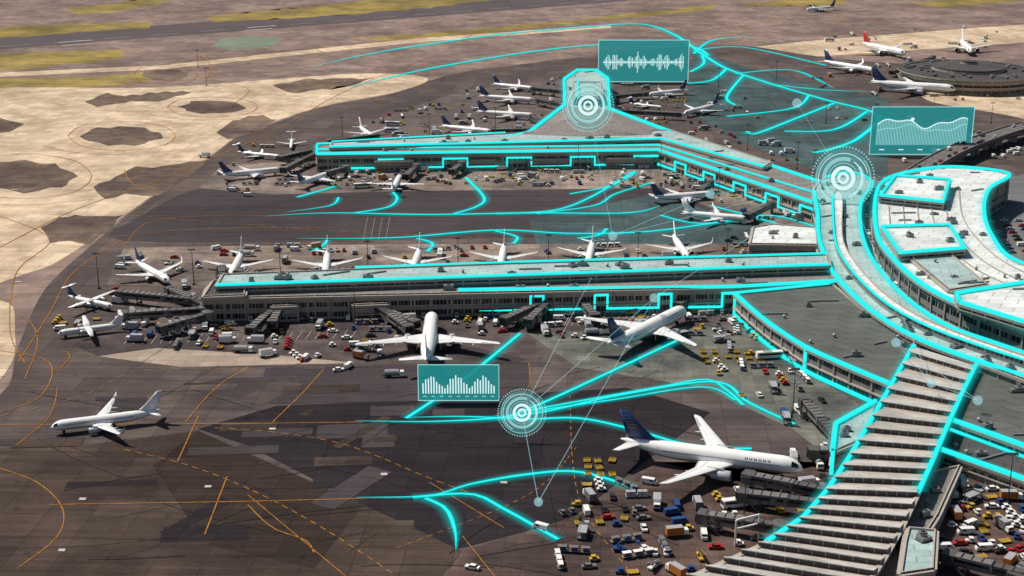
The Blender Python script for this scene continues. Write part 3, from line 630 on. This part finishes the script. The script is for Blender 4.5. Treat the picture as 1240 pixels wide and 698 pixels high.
plane('wb','white',(523,384),(516,440))
plane('wb','blue',(828,376),(738,421))
plane('wb','blue',(968,566),(756,539))
plane('nb','blue',(210,344),(160,316))
for n_,t_ in (((279,335),(294,306)),((394,332),(397,306)),((499,329),(509,302)),((606,324),(611,297)),((712,320),(718,292)),((834,314),(814,286))): plane('nb','white',n_,t_)
plane('tp','blue',(134,372),(86,362),1.1); plane('tp','white',(78,404),(142,396),1.1)
plane('nb','blue',(340,206),(268,213)); plane('nb','blue',(407,208),(358,225)); plane('nb','white',(487,209),(472,238)); plane('rj','blue',(340,191),(288,186),1.15)
plane('rj','white',(352,182),(354,166)); plane('nb','white',(455,168),(432,152),.9)
plane('nb','blue',(601,161),(530,154),1.05); plane('lb','blue',(655,141),(572,136)); plane('lb','blue',(656,122),(572,117)); plane('nb','blue',(648,108),(596,103))
plane('nb','blue',(778,116),(838,109)); plane('lb','blue',(818,140),(880,125)); plane('rj','blue',(805,131),(760,126)); plane('nb','blue',(864,235),(788,241)); plane('nb','white',(902,265),(830,259),.95)
plane('lb','blue',(1076,90),(983,75),1.3); plane('wb','blue',(1162,109),(1050,102),1.1); plane('wb','red',(1110,68),(1032,52),1.05); plane('wb','white',(1180,66),(1160,48),1.05); plane('lb','blue',(976,12),(1012,9))
# ------------------------------------------------------------ vehicles
def vmesh(fn,mats,name):
    bm=bmesh.new(); fn(bm); me=bpy.data.meshes.new(name); bm.to_mesh(me); bm.free()
    for q in mats: me.materials.append(q)
    return me
def wheels(bm,xs,y,r=.35,mi=2):
    for x in xs:
        for s in (-1,1): cyl(bm,(x,s*y-.12,r),(x,s*y+.12,r),r,n=10,mi=mi)
def f_car(bm):
    box(bm,(0,0,.62),(4.6,1.8,.62),0,top=.96,topx=.97); box(bm,(-.2,0,1.2),(2.7,1.66,.56),1,top=.82,topx=.7); box(bm,(-.25,0,1.5),(1.8,1.34,.06),0); wheels(bm,(1.45,-1.4),.82)
    for s in (-1,1): box(bm,(-.25,s*.75,1.2),(.1,.12,.5),0); box(bm,(2.3,s*.6,.7),(.06,.4,.16),3); box(bm,(-2.3,s*.6,.75),(.06,.35,.16),4)
def f_van(bm):
    box(bm,(-.3,0,1.25),(4.6,1.95,1.7),0,top=.92,topx=.96); box(bm,(2.3,0,.85),(.9,1.9,.9),0,top=.9,topx=.7); box(bm,(1.98,0,1.6),(.5,1.72,.65),1,top=.9,topx=.5); wheels(bm,(1.7,-1.7),.88,.38)
    for s in (-1,1): box(bm,(.9,s*.95,1.6),(1.2,.06,.5),1); box(bm,(2.7,s*.6,.8),(.1,.3,.2),3)
def f_truck(bm):
    box(bm,(-1,0,2.05),(5.4,2.4,2.5),0); box(bm,(-.6,0,.7),(7.2,.9,.3),2); box(bm,(2.7,0,1.45),(1.7,2.2,1.7),5,top=.92,topx=.85); box(bm,(3.35,0,1.75),(.5,1.9,.65),1,top=.9,topx=.5); box(bm,(3.55,0,.75),(.2,2.2,.4),2); wheels(bm,(2.6,-2.3,-3.2),1.0,.48)
    box(bm,(-1,0,3.33),(5.2,2.2,.06),3)
def f_bus(bm):
    box(bm,(0,0,1.75),(11.5,2.6,2.6),0,top=.94,topx=.98); box(bm,(5.62,0,1.9),(.2,2.2,1.3),1); wheels(bm,(3.8,-3.4),1.2,.5); box(bm,(-1,0,3.12),(4,1.6,.2),3)
    for s in (-1,1): box(bm,(0,s*1.28,2.1),(10,.06,.9),1)
def f_tug(bm):
    box(bm,(0,0,.65),(3,1.6,.6),0,top=.94); box(bm,(-.3,0,1.7),(1.4,1.5,.1),0); wheels(bm,(.95,-.95),.75,.36); box(bm,(-.3,0,1.1),(.7,1.1,.35),2); box(bm,(.45,0,1.1),(.1,1.2,.5),1)
    for x in (-.9,.35):
        for s in (-1,1): box(bm,(x,s*.68,1.3),(.08,.08,.75),2)
def f_cart(bm):
    for k in range(3):
        X=-k*3.6; box(bm,(X,0,.6),(2.9,1.6,.15),3); box(bm,(X,0,2.0),(2.9,1.6,.1),0); wheels(bm,(X+1,X-1),.7,.25); box(bm,(X+1.75,0,.5),(.8,.1,.1),2)
        box(bm,(X-.4,.1,1.05),(1.6,1.2,.7),6); box(bm,(X+.8,-.1,.9),(.7,1.1,.45),7)
        for x in (-1.4,1.4):
            for s in (-1,1): box(bm,(X+x,s*.75,1.3),(.08,.08,1.35),2)
def f_belt(bm):
    box(bm,(0,0,.7),(5,1.7,.5),0); wheels(bm,(1.6,-1.6),.8,.4); beam(bm,(-3.6,.3,.9),(3.8,.3,2.6),.9,.3,2); box(bm,(.2,-.6,1.25),(.9,.5,.6),2); cyl(bm,(1.2,.3,.9),(1.2,.3,2),.1,mi=3)
    for s in (-1,1): beam(bm,(-3.4,.3+s*.5,1.25),(3.7,.3+s*.5,2.95),.08,.1,0)
def f_fuel(bm):
    cyl(bm,(-4,0,1.9),(1.6,0,1.9),1.15,n=16,mi=0); box(bm,(-1,0,.8),(8,1.2,.35),2); box(bm,(3,0,1.5),(1.8,2.3,1.9),5,top=.92,topx=.85); box(bm,(3.7,0,1.85),(.4,2,.65),1,top=.9,topx=.6); wheels(bm,(3,-2,-3.1),1,.5); box(bm,(-1.2,0,3.05),(4,.8,.1),3)
def f_uld(bm):
    for k in range(2):
        X=-k*3.9; box(bm,(X,0,.45),(3.5,2.6,.15),3); wheels(bm,(X+1.2,X-1.2),1.1,.22); box(bm,(X-.8,0,1.35),(1.5,2.2,1.6),0,top=.8,topx=1); box(bm,(X+.85,0,1.35),(1.5,2.2,1.6),8,top=.8,topx=1); box(bm,(X+2.1,0,.4),(.7,.12,.1),2)
def f_dolly(bm):
    box(bm,(0,0,.5),(3.4,2.4,.14),0); wheels(bm,(1.2,-1.2),1.05,.24); box(bm,(2.1,0,.45),(.9,.12,.1),2)
    for k in range(6): box(bm,(-1.3+k*.52,0,.6),(.1,2.1,.08),2)
    for x in (-1.65,1.65): box(bm,(x,0,.72),(.1,2.4,.3),0)
def f_loader(bm):
    box(bm,(0,0,.6),(8,3,.5),0); box(bm,(-1,0,2.6),(5.4,2.8,.25),3); box(bm,(3,0,3.1),(1.6,3,.25),3); box(bm,(3.2,1.2,3.9),(1.1,.8,1.3),1); wheels(bm,(3,1.6,-3),1.4,.45)
    for s in (-1,1): beam(bm,(-3,s*1.2,.8),(1.5,s*1.2,2.5),.2,.25,2); beam(bm,(1.5,s*1.2,.8),(-3,s*1.2,2.5),.2,.25,2); box(bm,(3,s*1.2,1.9),(.2,.2,2.3),2); beam(bm,(-3.6,s*1.4,3.5),(1.6,s*1.4,3.5),.08,.08,0)
cols=dict(white=(.75,.75,.73,1),silver=(.35,.36,.38,1),black=(.02,.02,.022,1),red=(.35,.02,.02,1),blue=(.02,.06,.20,1),yellow=(.52,.33,.04,1),orange=(.45,.15,.03,1),grey=(.16,.15,.15,1))
cm={k:simple('paint_'+k,v,.4,0,.12,1.5) for k,v in cols.items()}
def ms(main,cab=None,uld='silver'): return [cm[main],M['glass'],M['tyre'],cm['silver'],cm['red'],cm[cab or main],cm['blue'],cm['orange'],cm[uld]]
V={}
for c in ('white','silver','black','red','blue','grey'): V['car_'+c]=('parked_car',vmesh(f_car,ms(c),'car'),4.6)
for c in ('white','blue','silver'): V['van_'+c]=('cargo_van',vmesh(f_van,ms(c),'van'),5.4)
for c in ('white','silver','grey','orange'): V['truck_'+c]=('box_truck',vmesh(f_truck,ms(c,'white'),'truck'),8)
for c in ('white','yellow','grey','blue','red'): V['tug_'+c]=('baggage_tug',vmesh(f_tug,ms(c),'tug'),3)
for c in ('white','silver','grey'): V['cart_'+c]=('baggage_cart',vmesh(f_cart,ms(c),'cart'),10)
for c in ('white','yellow'): V['belt_'+c]=('belt_loader',vmesh(f_belt,ms(c),'belt'),7)
V['bus']=('apron_bus',vmesh(f_bus,ms('white'),'bus'),11.5)
V['fuel']=('fuel_truck',vmesh(f_fuel,ms('silver','white'),'fuel'),9)
V['dolly']=('cargo_dolly',vmesh(f_dolly,ms('yellow'),'dolly'),4); V['uld_s']=('cargo_container_dolly',vmesh(f_uld,ms('silver',None,'silver'),'uld'),8)
V['loader']=('cargo_loader',vmesh(f_loader,ms('grey'),'loader'),8)
placed=[]
def veh(key,p,ang,force=False,z=None):
    nm,me,L=V[key]
    if not force:
        for q,r in placed:
            if (q-p).length<(r+L)*.46+.2: return False
        for c,d,pl in PL:
            r=p-c; r.z=0; u=abs(r.dot(d)); v_=abs(r.x*d.y-r.y*d.x)
            if u<pl*.54 and v_<pl*.075+L*.5: return False
            if u<pl*.16 and v_<pl*.30+L*.3: return False
        for f in FOOT:
            if inside(p.x,p.y,f): return False
    o=bpy.data.objects.new(nm,me); for_col.objects.link(o); o.location=(p.x,p.y,ZV if z is None else z); o.rotation_euler=(0,0,ang); placed.append((p.copy(),L)); return True
AP=['tug_white']*3+['tug_yellow']*2+['tug_grey','tug_blue','tug_red','dolly','dolly','truck_orange']+['cart_white','cart_silver','cart_grey','cart_grey']+['van_white']*3+['van_blue','truck_white','truck_white']+['truck_silver','truck_grey','belt_white','belt_yellow','uld_s','uld_s','car_white','car_grey','car_black','car_red','fuel','loader','bus']
def scatter(poly,n,types=AP,base_ang=.07):
    P=[W(x,y) for x,y in poly]; xs=[p.x for p in P]; ys=[p.y for p in P]; c=0
    for _ in range(n*25):
        if c>=n: break
        p=Vector((random.uniform(min(xs),max(xs)),random.uniform(min(ys),max(ys)),0))
        if not inside(p.x,p.y,P): continue
        a=base_ang+random.choice((0,math.pi/2,math.pi,-math.pi/2,random.uniform(0,6)))+random.gauss(0,.12)
        t=random.choice(types); k=random.choice((1,1,1,2,3,4)); side=Vector((-math.sin(a),math.cos(a),0)); 
        for j in range(k):
            if veh(t if random.random()<.75 else random.choice(types),p+side*j*(3.4),a): c+=1
scatter([(120,386),(250,390),(560,380),(560,398),(440,436),(300,428),(160,416)],72)
scatter([(560,380),(900,362),(930,400),(800,420),(640,405),(560,400)],80)
scatter([(700,590),(780,580),(960,600),(960,640),(860,698),(670,698)],66)
scatter([(1150,590),(1290,600),(1290,690),(1140,690)],80)
scatter([(410,208),(800,200),(985,268),(940,268),(800,232),(640,226),(400,230)],115)
scatter([(860,150),(1000,200),(990,225),(830,165)],18)
scatter([(150,306),(1000,292),(1000,318),(240,338),(150,330)],66)
scatter([(430,150),(600,100),(690,92),(690,155),(600,166),(420,174)],66)
scatter([(740,100),(900,110),(950,190),(830,155),(745,138)],54)
scatter([(830,415),(900,390),(960,440),(1010,500),(960,520),(850,440)],30)
scatter([(950,560),(1010,520),(1000,600),(900,640)],26)
scatter([(240,185),(380,165),(380,230),(260,235)],22)
scatter([(60,360),(240,345),(240,410),(60,415)],24)
scatter([(980,40),(1260,30),(1260,130),(1000,125)],70)
scatter([(1000,130),(1080,140),(1250,160),(1250,190),(1090,200)],50,['truck_white','van_white','car_white','car_black','dolly','tug_yellow','car_silver'])
scatter([(880,290),(1000,290),(990,312),(880,312)],12)
CT=['car_white','car_silver','car_black','car_blue','car_red','car_grey','van_white']
A0=W(1206,308); 
for r in range(11):
    for k in range(18):
        if random.random()<.85:
            p=Vector((A0.x+r*8.5+ (k*0.5),A0.y-2+k*3.6+r*3,0))
            veh(random.choice(CT),p,random.choice((0,math.pi))+.1)
for r in range(3):
    for k in range(6): 
        if random.random()<.85: veh('dolly',W(852,428)+Vector((k*4.6+random.uniform(-.3,.3),-r*6-(k>3)*1.5,0)),1.6+random.gauss(0,.04),True)
for r in range(3):
    for k in range(3):
        if (r,k)!=(1,2): veh('dolly',W(710,560)+Vector((k*4.4+random.uniform(-.5,.5),-r*5.5+random.uniform(-.6,.6),0)),1.6+random.gauss(0,.16),True)
for PP,z_,offs in ((RP,6.55,(-3.8,3.6,0)),(VP,9.05,(-4,3.5))):
    for i in range(0,len(PP)-1,1):
        a,b=PP[i],PP[i+1]
        for s in offs:
            if random.random()<.7:
                d=(b-a).normalized(); q=a.lerp(b,random.random())+Vector((-d.y,d.x,0))*s; o=bpy.data.objects.new('parked_car',V[random.choice(CT)][1]); for_col.objects.link(o); o.location=(q.x,q.y,z_); o.rotation_euler=(0,0,math.atan2(d.y,d.x))
for k,x,y,a in (('van_white',655,642,2.6),('car_white',572,690,2.8),('car_red',736,629,.2),('truck_white',325,432,.5),('tug_white',385,433,1),('van_white',370,436,1.3),('van_white',422,446,1.2),('fuel',478,457,.1),('car_white',410,450,.3),('car_white',95,372,.5),('van_white',300,238,-.2),('van_white',282,232,-.3),('car_black',1212,670,.2),('car_black',1185,640,.3),('truck_orange',820,650,.2)): veh(k,W(x,y),a,True)
bm=bmesh.new(); p=W(750,668); 
box(bm,(p.x,p.y,1.1),(4,2.1,.8),0)
for dx,dy in [(1.3,1),(1.3,-1),(-1.3,1),(-1.3,-1)]: cyl(bm,(p.x+dx,p.y+dy-.2,.85),(p.x+dx,p.y+dy+.2,.85),.5,mi=1)
cyl(bm,(p.x,p.y,1.4),(p.x,p.y,2),.7); beam(bm,(p.x-1,p.y,2),(p.x+2.6,p.y,5.2),.35,.35); beam(bm,(p.x+2.6,p.y,5.2),(p.x+5,p.y-1,3.8),.28,.28); box(bm,(p.x+5.5,p.y-1,3.7),(1.1,1.1,1.0),0)
newobj('boom_lift',bm,[cm['blue'],M['tyre']])
def mast(x,y,h=22):
    p=W(x,y); bm=bmesh.new(); cyl(bm,(0,0,0),(0,0,h),.25,.12,n=8); box(bm,(0,0,.4),(1.2,1.2,.8),1); box(bm,(0,0,h),(3.2,.3,.3),0)
    for k in (-1.3,-.45,.45,1.3):
        for s in (-1,1): box(bm,(k,s*.45,h-.15),(.6,.6,.4),1)
    o=newobj('light_mast',bm,[M['dark'],M['dark']]); o.location=p
for x,y in ((340,338),(446,334),(555,330),(664,326),(772,323),(880,318),(235,345),(120,350),(415,172),(520,168),(600,160),(905,182),(965,205),(1000,150),(870,105),(940,96),(700,208),(800,206),(870,238),(430,392),(960,500),(900,640),(985,215),(1130,140),(1060,155),(1200,150),(1100,92),(250,104),(240,82),(760,96),(1165,630),(1220,610)):
    mast(x,y,18 if y>150 else 16)
bm=bmesh.new(); a=W(890,662); b=W(918,655)
for q in (a,b): cyl(bm,q,q+Vector((0,0,9)),.3)
beam(bm,a+Vector((0,0,9)),b+Vector((0,0,9)),.5,.6); beam(bm,a+Vector((0,0,6)),b+Vector((0,0,6)),.4,.5); newobj('gate_gantry',bm,[cm['white']])
# ------------------------------------------------------------ overlay lines, built as emissive shapes
halo_bm=bmesh.new(); huv=halo_bm.loops.layers.uv.new('UVMap')
ZR=ZV+.05
def route(pts,w=1.1,taper=(0,0),n=8):
    global ZR
    ZR+=.003
    w*=1.5
    P=spline([W(x,y) for x,y in pts],False,n); bm=bmesh.new(); ribbon(bm,P,w,ZR+.2,None,taper); newobj('overlay_route_line',bm,[M['cyan']]); ribbon(halo_bm,P,w*6.5,ZR,None,taper,huv)  # route is an overlay graphic drawn as an emissive ribbon, no ground lamps
R_=[([(492,508),(560,462),(630,405)],1.0),([(430,511),(520,512),(600,508),(632,500),(700,470),(828,410)],1.0,(60,0)),
 ([(600,508),(660,500),(740,482),(840,465),(880,467),(905,488),(962,515)],.9),([(632,500),(720,484),(800,470),(855,461),(880,474),(900,492)],.8),([(640,500),(740,486),(850,470),(890,486)],.6),
 ([(490,507),(560,506),(640,509),(700,508),(760,520),(840,542),(910,545)],1.0,(50,0)),([(430,604),(520,602),(570,588),(640,576),(700,573),(765,591)],1.0,(60,0)),([(500,604),(570,600),(610,618),(676,655)],.9),([(515,605),(540,618),(551,645),(552,668)],.9,(0,20)),
 ([(320,263),(400,259),(520,261),(640,259),(760,259),(800,250)],1.2,(80,30)),([(360,240),(385,233),(408,226)],1.2),([(345,258),(400,250),(410,240)],.9,(40,0)),([(430,259),(470,252),(481,242),(476,234)],1.1),([(564,216),(586,240),(578,251),(550,260)],1.2),
 ([(600,260),(670,256),(715,240),(769,208)],1.2),([(650,260),(720,250),(745,236),(790,222)],.9),([(690,236),(740,226),(770,210)],.9),
 ([(360,290),(480,289),(600,280),(690,284),(780,282),(860,272),(925,262)],1.2,(80,0)),([(505,290),(524,296),(518,306)],1.1),([(600,281),(626,288),(621,297)],1.1),([(378,306),(392,298),(396,292)],1.0),([(700,290),(725,286),(735,278)],1.1),([(800,262),(850,272),(930,262),(985,275)],1.0),
 ([(375,82),(470,62),(600,43),(700,34),(775,30),(815,42),(850,66),(880,84),(935,103)],2.3,(200,0)),([(415,108),(520,84),(640,64),(730,55),(830,56),(858,68)],2.2,(150,0)),([(840,66),(862,50),(910,44)],1.6,(0,60)),([(836,88),(852,78),(850,68)],1.8),
 ([(838,62),(900,58),(1000,80)],1.3),([(935,103),(1000,122),(1062,140),(1040,168),(1005,182),(985,186)],2.1),([(880,84),(862,98),(832,102)],1.9),([(900,92),(880,118),(890,128)],1.6),([(1010,126),(960,146),(915,163),(905,160)],1.8),([(1050,136),(1010,158),(950,160)],1.7),([(890,90),(960,86),(1010,108)],1.3,(0,60)),([(940,104),(1000,110),(1060,112)],1.3,(0,60)),([(980,116),(960,132),(880,142)],1.5),([(1062,140),(1100,150),(1170,158)],1.5,(0,80)),
 ([(860,250),(905,262),(940,272)],1.0)]
for r in R_: route(r[0],r[1],r[2] if len(r)>2 else (0,0))
HZ=[0]
def tube(pts,r=.5,closed=False,parent=None,glow=True):
    r*=1.45; HZ[0]+=.004
    cu=bpy.data.curves.new('edge_overlay','CURVE'); cu.dimensions='3D'; cu.bevel_depth=r; cu.bevel_resolution=1; s=cu.splines.new('POLY'); s.points.add(len(pts)-1)
    for q,p in zip(s.points,pts): q.co=(p[0],p[1],p[2],1)
    s.use_cyclic_u=closed; cu.materials.append(M['cyan']); o=bpy.data.objects.new('edge_overlay_line',cu); for_col.objects.link(o)  # outline graphic of the overlay as an emissive tube, no lamp on the roof
    if glow:
        P=[Vector(p) for p in pts]+([Vector(pts[0])] if closed else [])
        ribbon(halo_bm,P,r*10,None,None,(0,0),huv,.1+HZ[0])
    return o
def T(px,z,r=.5,sm=0,closed=False):
    P=[W(x,y,z) for x,y in px]
    if sm: P=spline(P,closed,sm)
    P=[Vector((p.x,p.y,p.z+.8)) for p in P]; return tube(P,r,closed)
T([(384,188),(384,176),(640,165)],11,.6); T([(812,161),(1000,224)],11,.7); T([(384,188),(797,183),(985,247)],11,.7); T([(402,173),(612,162)],13.2,.45); T([(400,179),(800,169),(925,203)],13.2,.5)
T([(384,182),(797,177),(990,236)],11,.4)
T([(612,168),(640,162),(684,128),(683,97),(699,86),(722,86),(736,96),(738,133),(812,161)],12,.85)
T([(700,97),(700,120)],18,.4)
T([(555,353),(890,349),(1014,342)],11,.55); T([(430,326),(640,319),(1001,309)],15,.45); T([(262,347),(1004,322)],15,.45) ; T([(640,340),(1006,330)],11,.35)
def steps(e0,e1,zt,seq,r=.5,off=1.4):
    A=W(*e0,zt); B=W(*e1,zt); P=[]
    for k,(t,zz) in enumerate(seq):
        p=A.lerp(B,t); P.append(Vector((p.x,p.y-off,zz)))
    tube(P,r,glow=False)
def zig(n,hi,lo,duty=.62):
    s=[(0,lo)]
    for k in range(n):
        a=k/n; b=(k+duty)/n; c=(k+1)/n
        s+=[(a,lo),(b,lo),(b,hi),(c,hi),(c,lo)]
    return s[1:-1]
steps((410,188),(797,183),11,zig(5,8.0,2.5),.6); steps((797,183),(985,247),11,zig(5,8,2.5),.6)
steps((580,353.5),(890,349),11,zig(4,9,2.5,.8),.55)
T(ring_o,12,.65,4); T([(x,y) for x,y in ring_i],12,.6,4)
T([(1008,236),(1010,285),(1020,314),(1050,350),(1090,380),(1150,408),(1270,448)],14.5,.35,4)
T([(1270,410),(1240,402),(1165,372),(1115,345),(1082,315),(1062,285),(1060,240),(1074,218),(1120,206),(1165,204),(1222,212),(1200,228),(1192,245),(1193,268),(1204,292),(1220,312),(1250,326)],17,.7,4)
for b in ([(1066,238),(1084,214),(1150,219),(1142,246)],[(1068,276),(1150,274),(1168,302),(1090,308)],[(1162,368),(1158,357),(1240,344),(1300,358)]): T(b,21,.65,0,len(b)==4 and b[0][0]<1100)
T([(1162,368),(1228,388),(1300,410)],21,.65)
T([(890,357),(908,374),(935,396),(975,422),(1030,447),(1085,470)],10,.6,4); T([(890,357),(1008,345)],10,.5)
tube([Vector((p.x,p.y-1.5,1.0)) for p in spline([W(x,y,10) for x,y in ((890,357),(908,374),(935,396),(975,422),(1030,447),(1078,468))],False,4)],.6)
for x,y in ((890,357),(975,422)):
    p=W(x,y,10); tube([Vector((p.x,p.y-1,1)),Vector((p.x,p.y-1,10.6))],.5,glow=False)
tube([Vector((p.x,p.y,p.z-.2)) for p in Lp[:7]],.55); tube([Vector((p.x,p.y,p.z+.2)) for p in Rp[:5]],.55)
T([(1145,508),(1290,560)],9,.6); T([(1184,442),(1165,475),(1145,508)],9,.5); T([(1138,546),(1290,600)],6,.6); T([(1148,522),(1290,575)],6,.45)
p0=W(1145,508,9); tube([Vector((p0.x,p0.y-.6,9)),Vector((p0.x,p0.y-.6,1))],.5,glow=False)
T([(1008,548),(1012,515),(1060,488)],9,.6); p0=W(1008,548,9); tube([Vector((p0.x,p0.y-.6,9.6)),Vector((p0.x,p0.y-.6,1))],.5,glow=False)
newobj('overlay_line_glow',halo_bm,[M['halo']])  # soft-edged emissive strips paint the bloom of the overlay lines
# thin overlay links between beacons and nodes, drawn as emissive rods
bm=bmesh.new(); ND={'a':(1021,216,26),'b':(632,500,11),'c':(792,361,16),'d':(742,286,14),'e':(1128,464,18),'f':(1085,415,16),'g':(1184,485,14),'h':(965,125,14),'i':(652,608,10),'j':(860,235,14),'k':(712,128,26)}
NP={k:W(*v) for k,v in ND.items()}
for a,b in ('ac','cb','ad','db','ae','ef','eg','ah','bi','ic','aj','jd','kd','fg'): cyl(bm,NP[a],NP[b],.13,n=5)
for k in 'cdefghij':
    p=NP[k]; r_=6.5*(p-Vector((0,0,H))).length/F
    bmesh.ops.create_uvsphere(bm,u_segments=14,v_segments=8,radius=r_*.85,matrix=Matrix.Translation(p))
newobj('overlay_network_links',bm,[M['link']])
# ------------------------------------------------------------ holographic ring beacons & displays
def ringmesh(bm,c,r0,r1,a0=0,a1=2*math.pi,n=64,mi=0,dy=0):
    prev=None
    for k in range(n+1):
        a=a0+(a1-a0)*k/n; d=Vector((math.cos(a),0,math.sin(a))); p=bm.verts.new(c+d*r0+Vector((0,dy,0))); q=bm.verts.new(c+d*r1+Vector((0,dy,0)))
        if prev: bm.faces.new((prev[0],prev[1],q,p)).material_index=mi
        prev=(p,q)
def beacon(x,y,rpx,z):
    c=W(x,y,z); s=(c-Vector((0,0,H))).length/F/0.98; R=rpx*s; bm=bmesh.new(); O=Vector((0,0,0))
    ringmesh(bm,O,.001,R*.9,mi=2)
    ringmesh(bm,O,R*.26,R*.38,mi=0,dy=-.1); ringmesh(bm,O,R*.45,R*.48,.5,5.6,mi=1,dy=-.1); ringmesh(bm,O,R*.54,R*.66,1.2,6.9,mi=1,dy=-.12); ringmesh(bm,O,R*.58,R*.61,-1,1,mi=0,dy=-.14); ringmesh(bm,O,R*.76,R*.78,.2,4.2,mi=0,dy=-.1); ringmesh(bm,O,R*.83,R*.86,2,7,mi=1,dy=-.1)
    for k in range(60): a=k*math.pi/30; ringmesh(bm,O,R*.94,R,a,a+.05,2,1,-.1)
    ringmesh(bm,O,R*.10,R*.18,mi=0,dy=-.1)
    o=newobj('holographic_beacon',bm,[M['white_e'],M['pale'],M['disc']]); o.location=c; o.rotation_euler=(-.2,0,0)
beacon(632,500,29,11); beacon(712,128,31,34); beacon(1021,216,37,26)
def display(x0,y0,x1,y1,kind):
    c=W((x0+x1)/2,y1,1.0); s=(c-Vector((0,0,H))).length/F; w_=(x1-x0)*s; h_=(y1-y0)*s/.955
    e=bpy.data.objects.new('holographic_display',None); for_col.objects.link(e); e.location=c
    bm=bmesh.new(); box(bm,(0,0,h_/2),(w_,.1,h_),0); newobj('screen',bm,[M['holo']],e)
    bm=bmesh.new(); f=.4*s
    for a,b in (((-w_/2,0),(w_/2,0)),((-w_/2,h_),(w_/2,h_)),((-w_/2,0),(-w_/2,h_)),((w_/2,0),(w_/2,h_))): beam(bm,(a[0],-.2,a[1]),(b[0],-.2,b[1]),2*f,2*f)
    newobj('frame',bm,[M['pale']],e); bm=bmesh.new(); rnd=random.Random(3)
    if kind=='bars':
        n=27
        for k in range(n):
            v=.12+.42*abs(math.sin(k*.33+.6))*rnd.uniform(.6,1); X=-w_*.44+w_*.88*k/(n-1); box(bm,(X,-.3,h_*(.2+v/2)),(w_*.016,.1,h_*v),0)
        for k in range(9): box(bm,(-w_*.42+w_*.84*k/8,-.3,h_*.12),(w_*.04,.1,h_*.02),1)
    elif kind=='wave':
        n=62
        for k in range(n):
            v=.05+.5*abs(math.sin(k*.55)*math.sin(k*.17+.4))*rnd.uniform(.5,1); X=-w_*.44+w_*.88*k/(n-1); box(bm,(X,-.3,h_*.47),(w_*.007,.1,h_*v),0 if k%3 else 1)
        box(bm,(0,-.3,h_*.47),(w_*.9,.1,h_*.02),0)
    else:
        for off,amp,mi in ((.66,.08,0),(.55,.06,1)):
            pr=None
            for k in range(61):
                t=k/60; X=-w_*.44+w_*.88*t; Z=h_*(off+amp*math.sin(t*9+off*9)+amp*.5*math.sin(t*21)); q=Vector((X,-.3,Z))
                if pr: beam(bm,pr,q,.3,(1.2 if mi==0 else .6)*s,mi)
                if mi==0: box(bm,(X,-.25,(Z+h_*.2)/2),(w_*.006,.05,Z-h_*.2),1)
                pr=q
        cyl(bm,(-w_*.1,-.35,h_*.74),(-w_*.1,-.45,h_*.74),2.2*s,n=16,mi=0)
        for k in range(5): box(bm,(-w_*.38+w_*.76*k/4,-.3,h_*.1),(w_*.05,.1,h_*.02),0)
    newobj('chart',bm,[M['white_e'],M['pale']],e)
display(725,52,832,99,'wave'); display(1055,134,1172,187,'area'); display(507,441,604,485,'bars')
print('objects',len(bpy.data.objects))
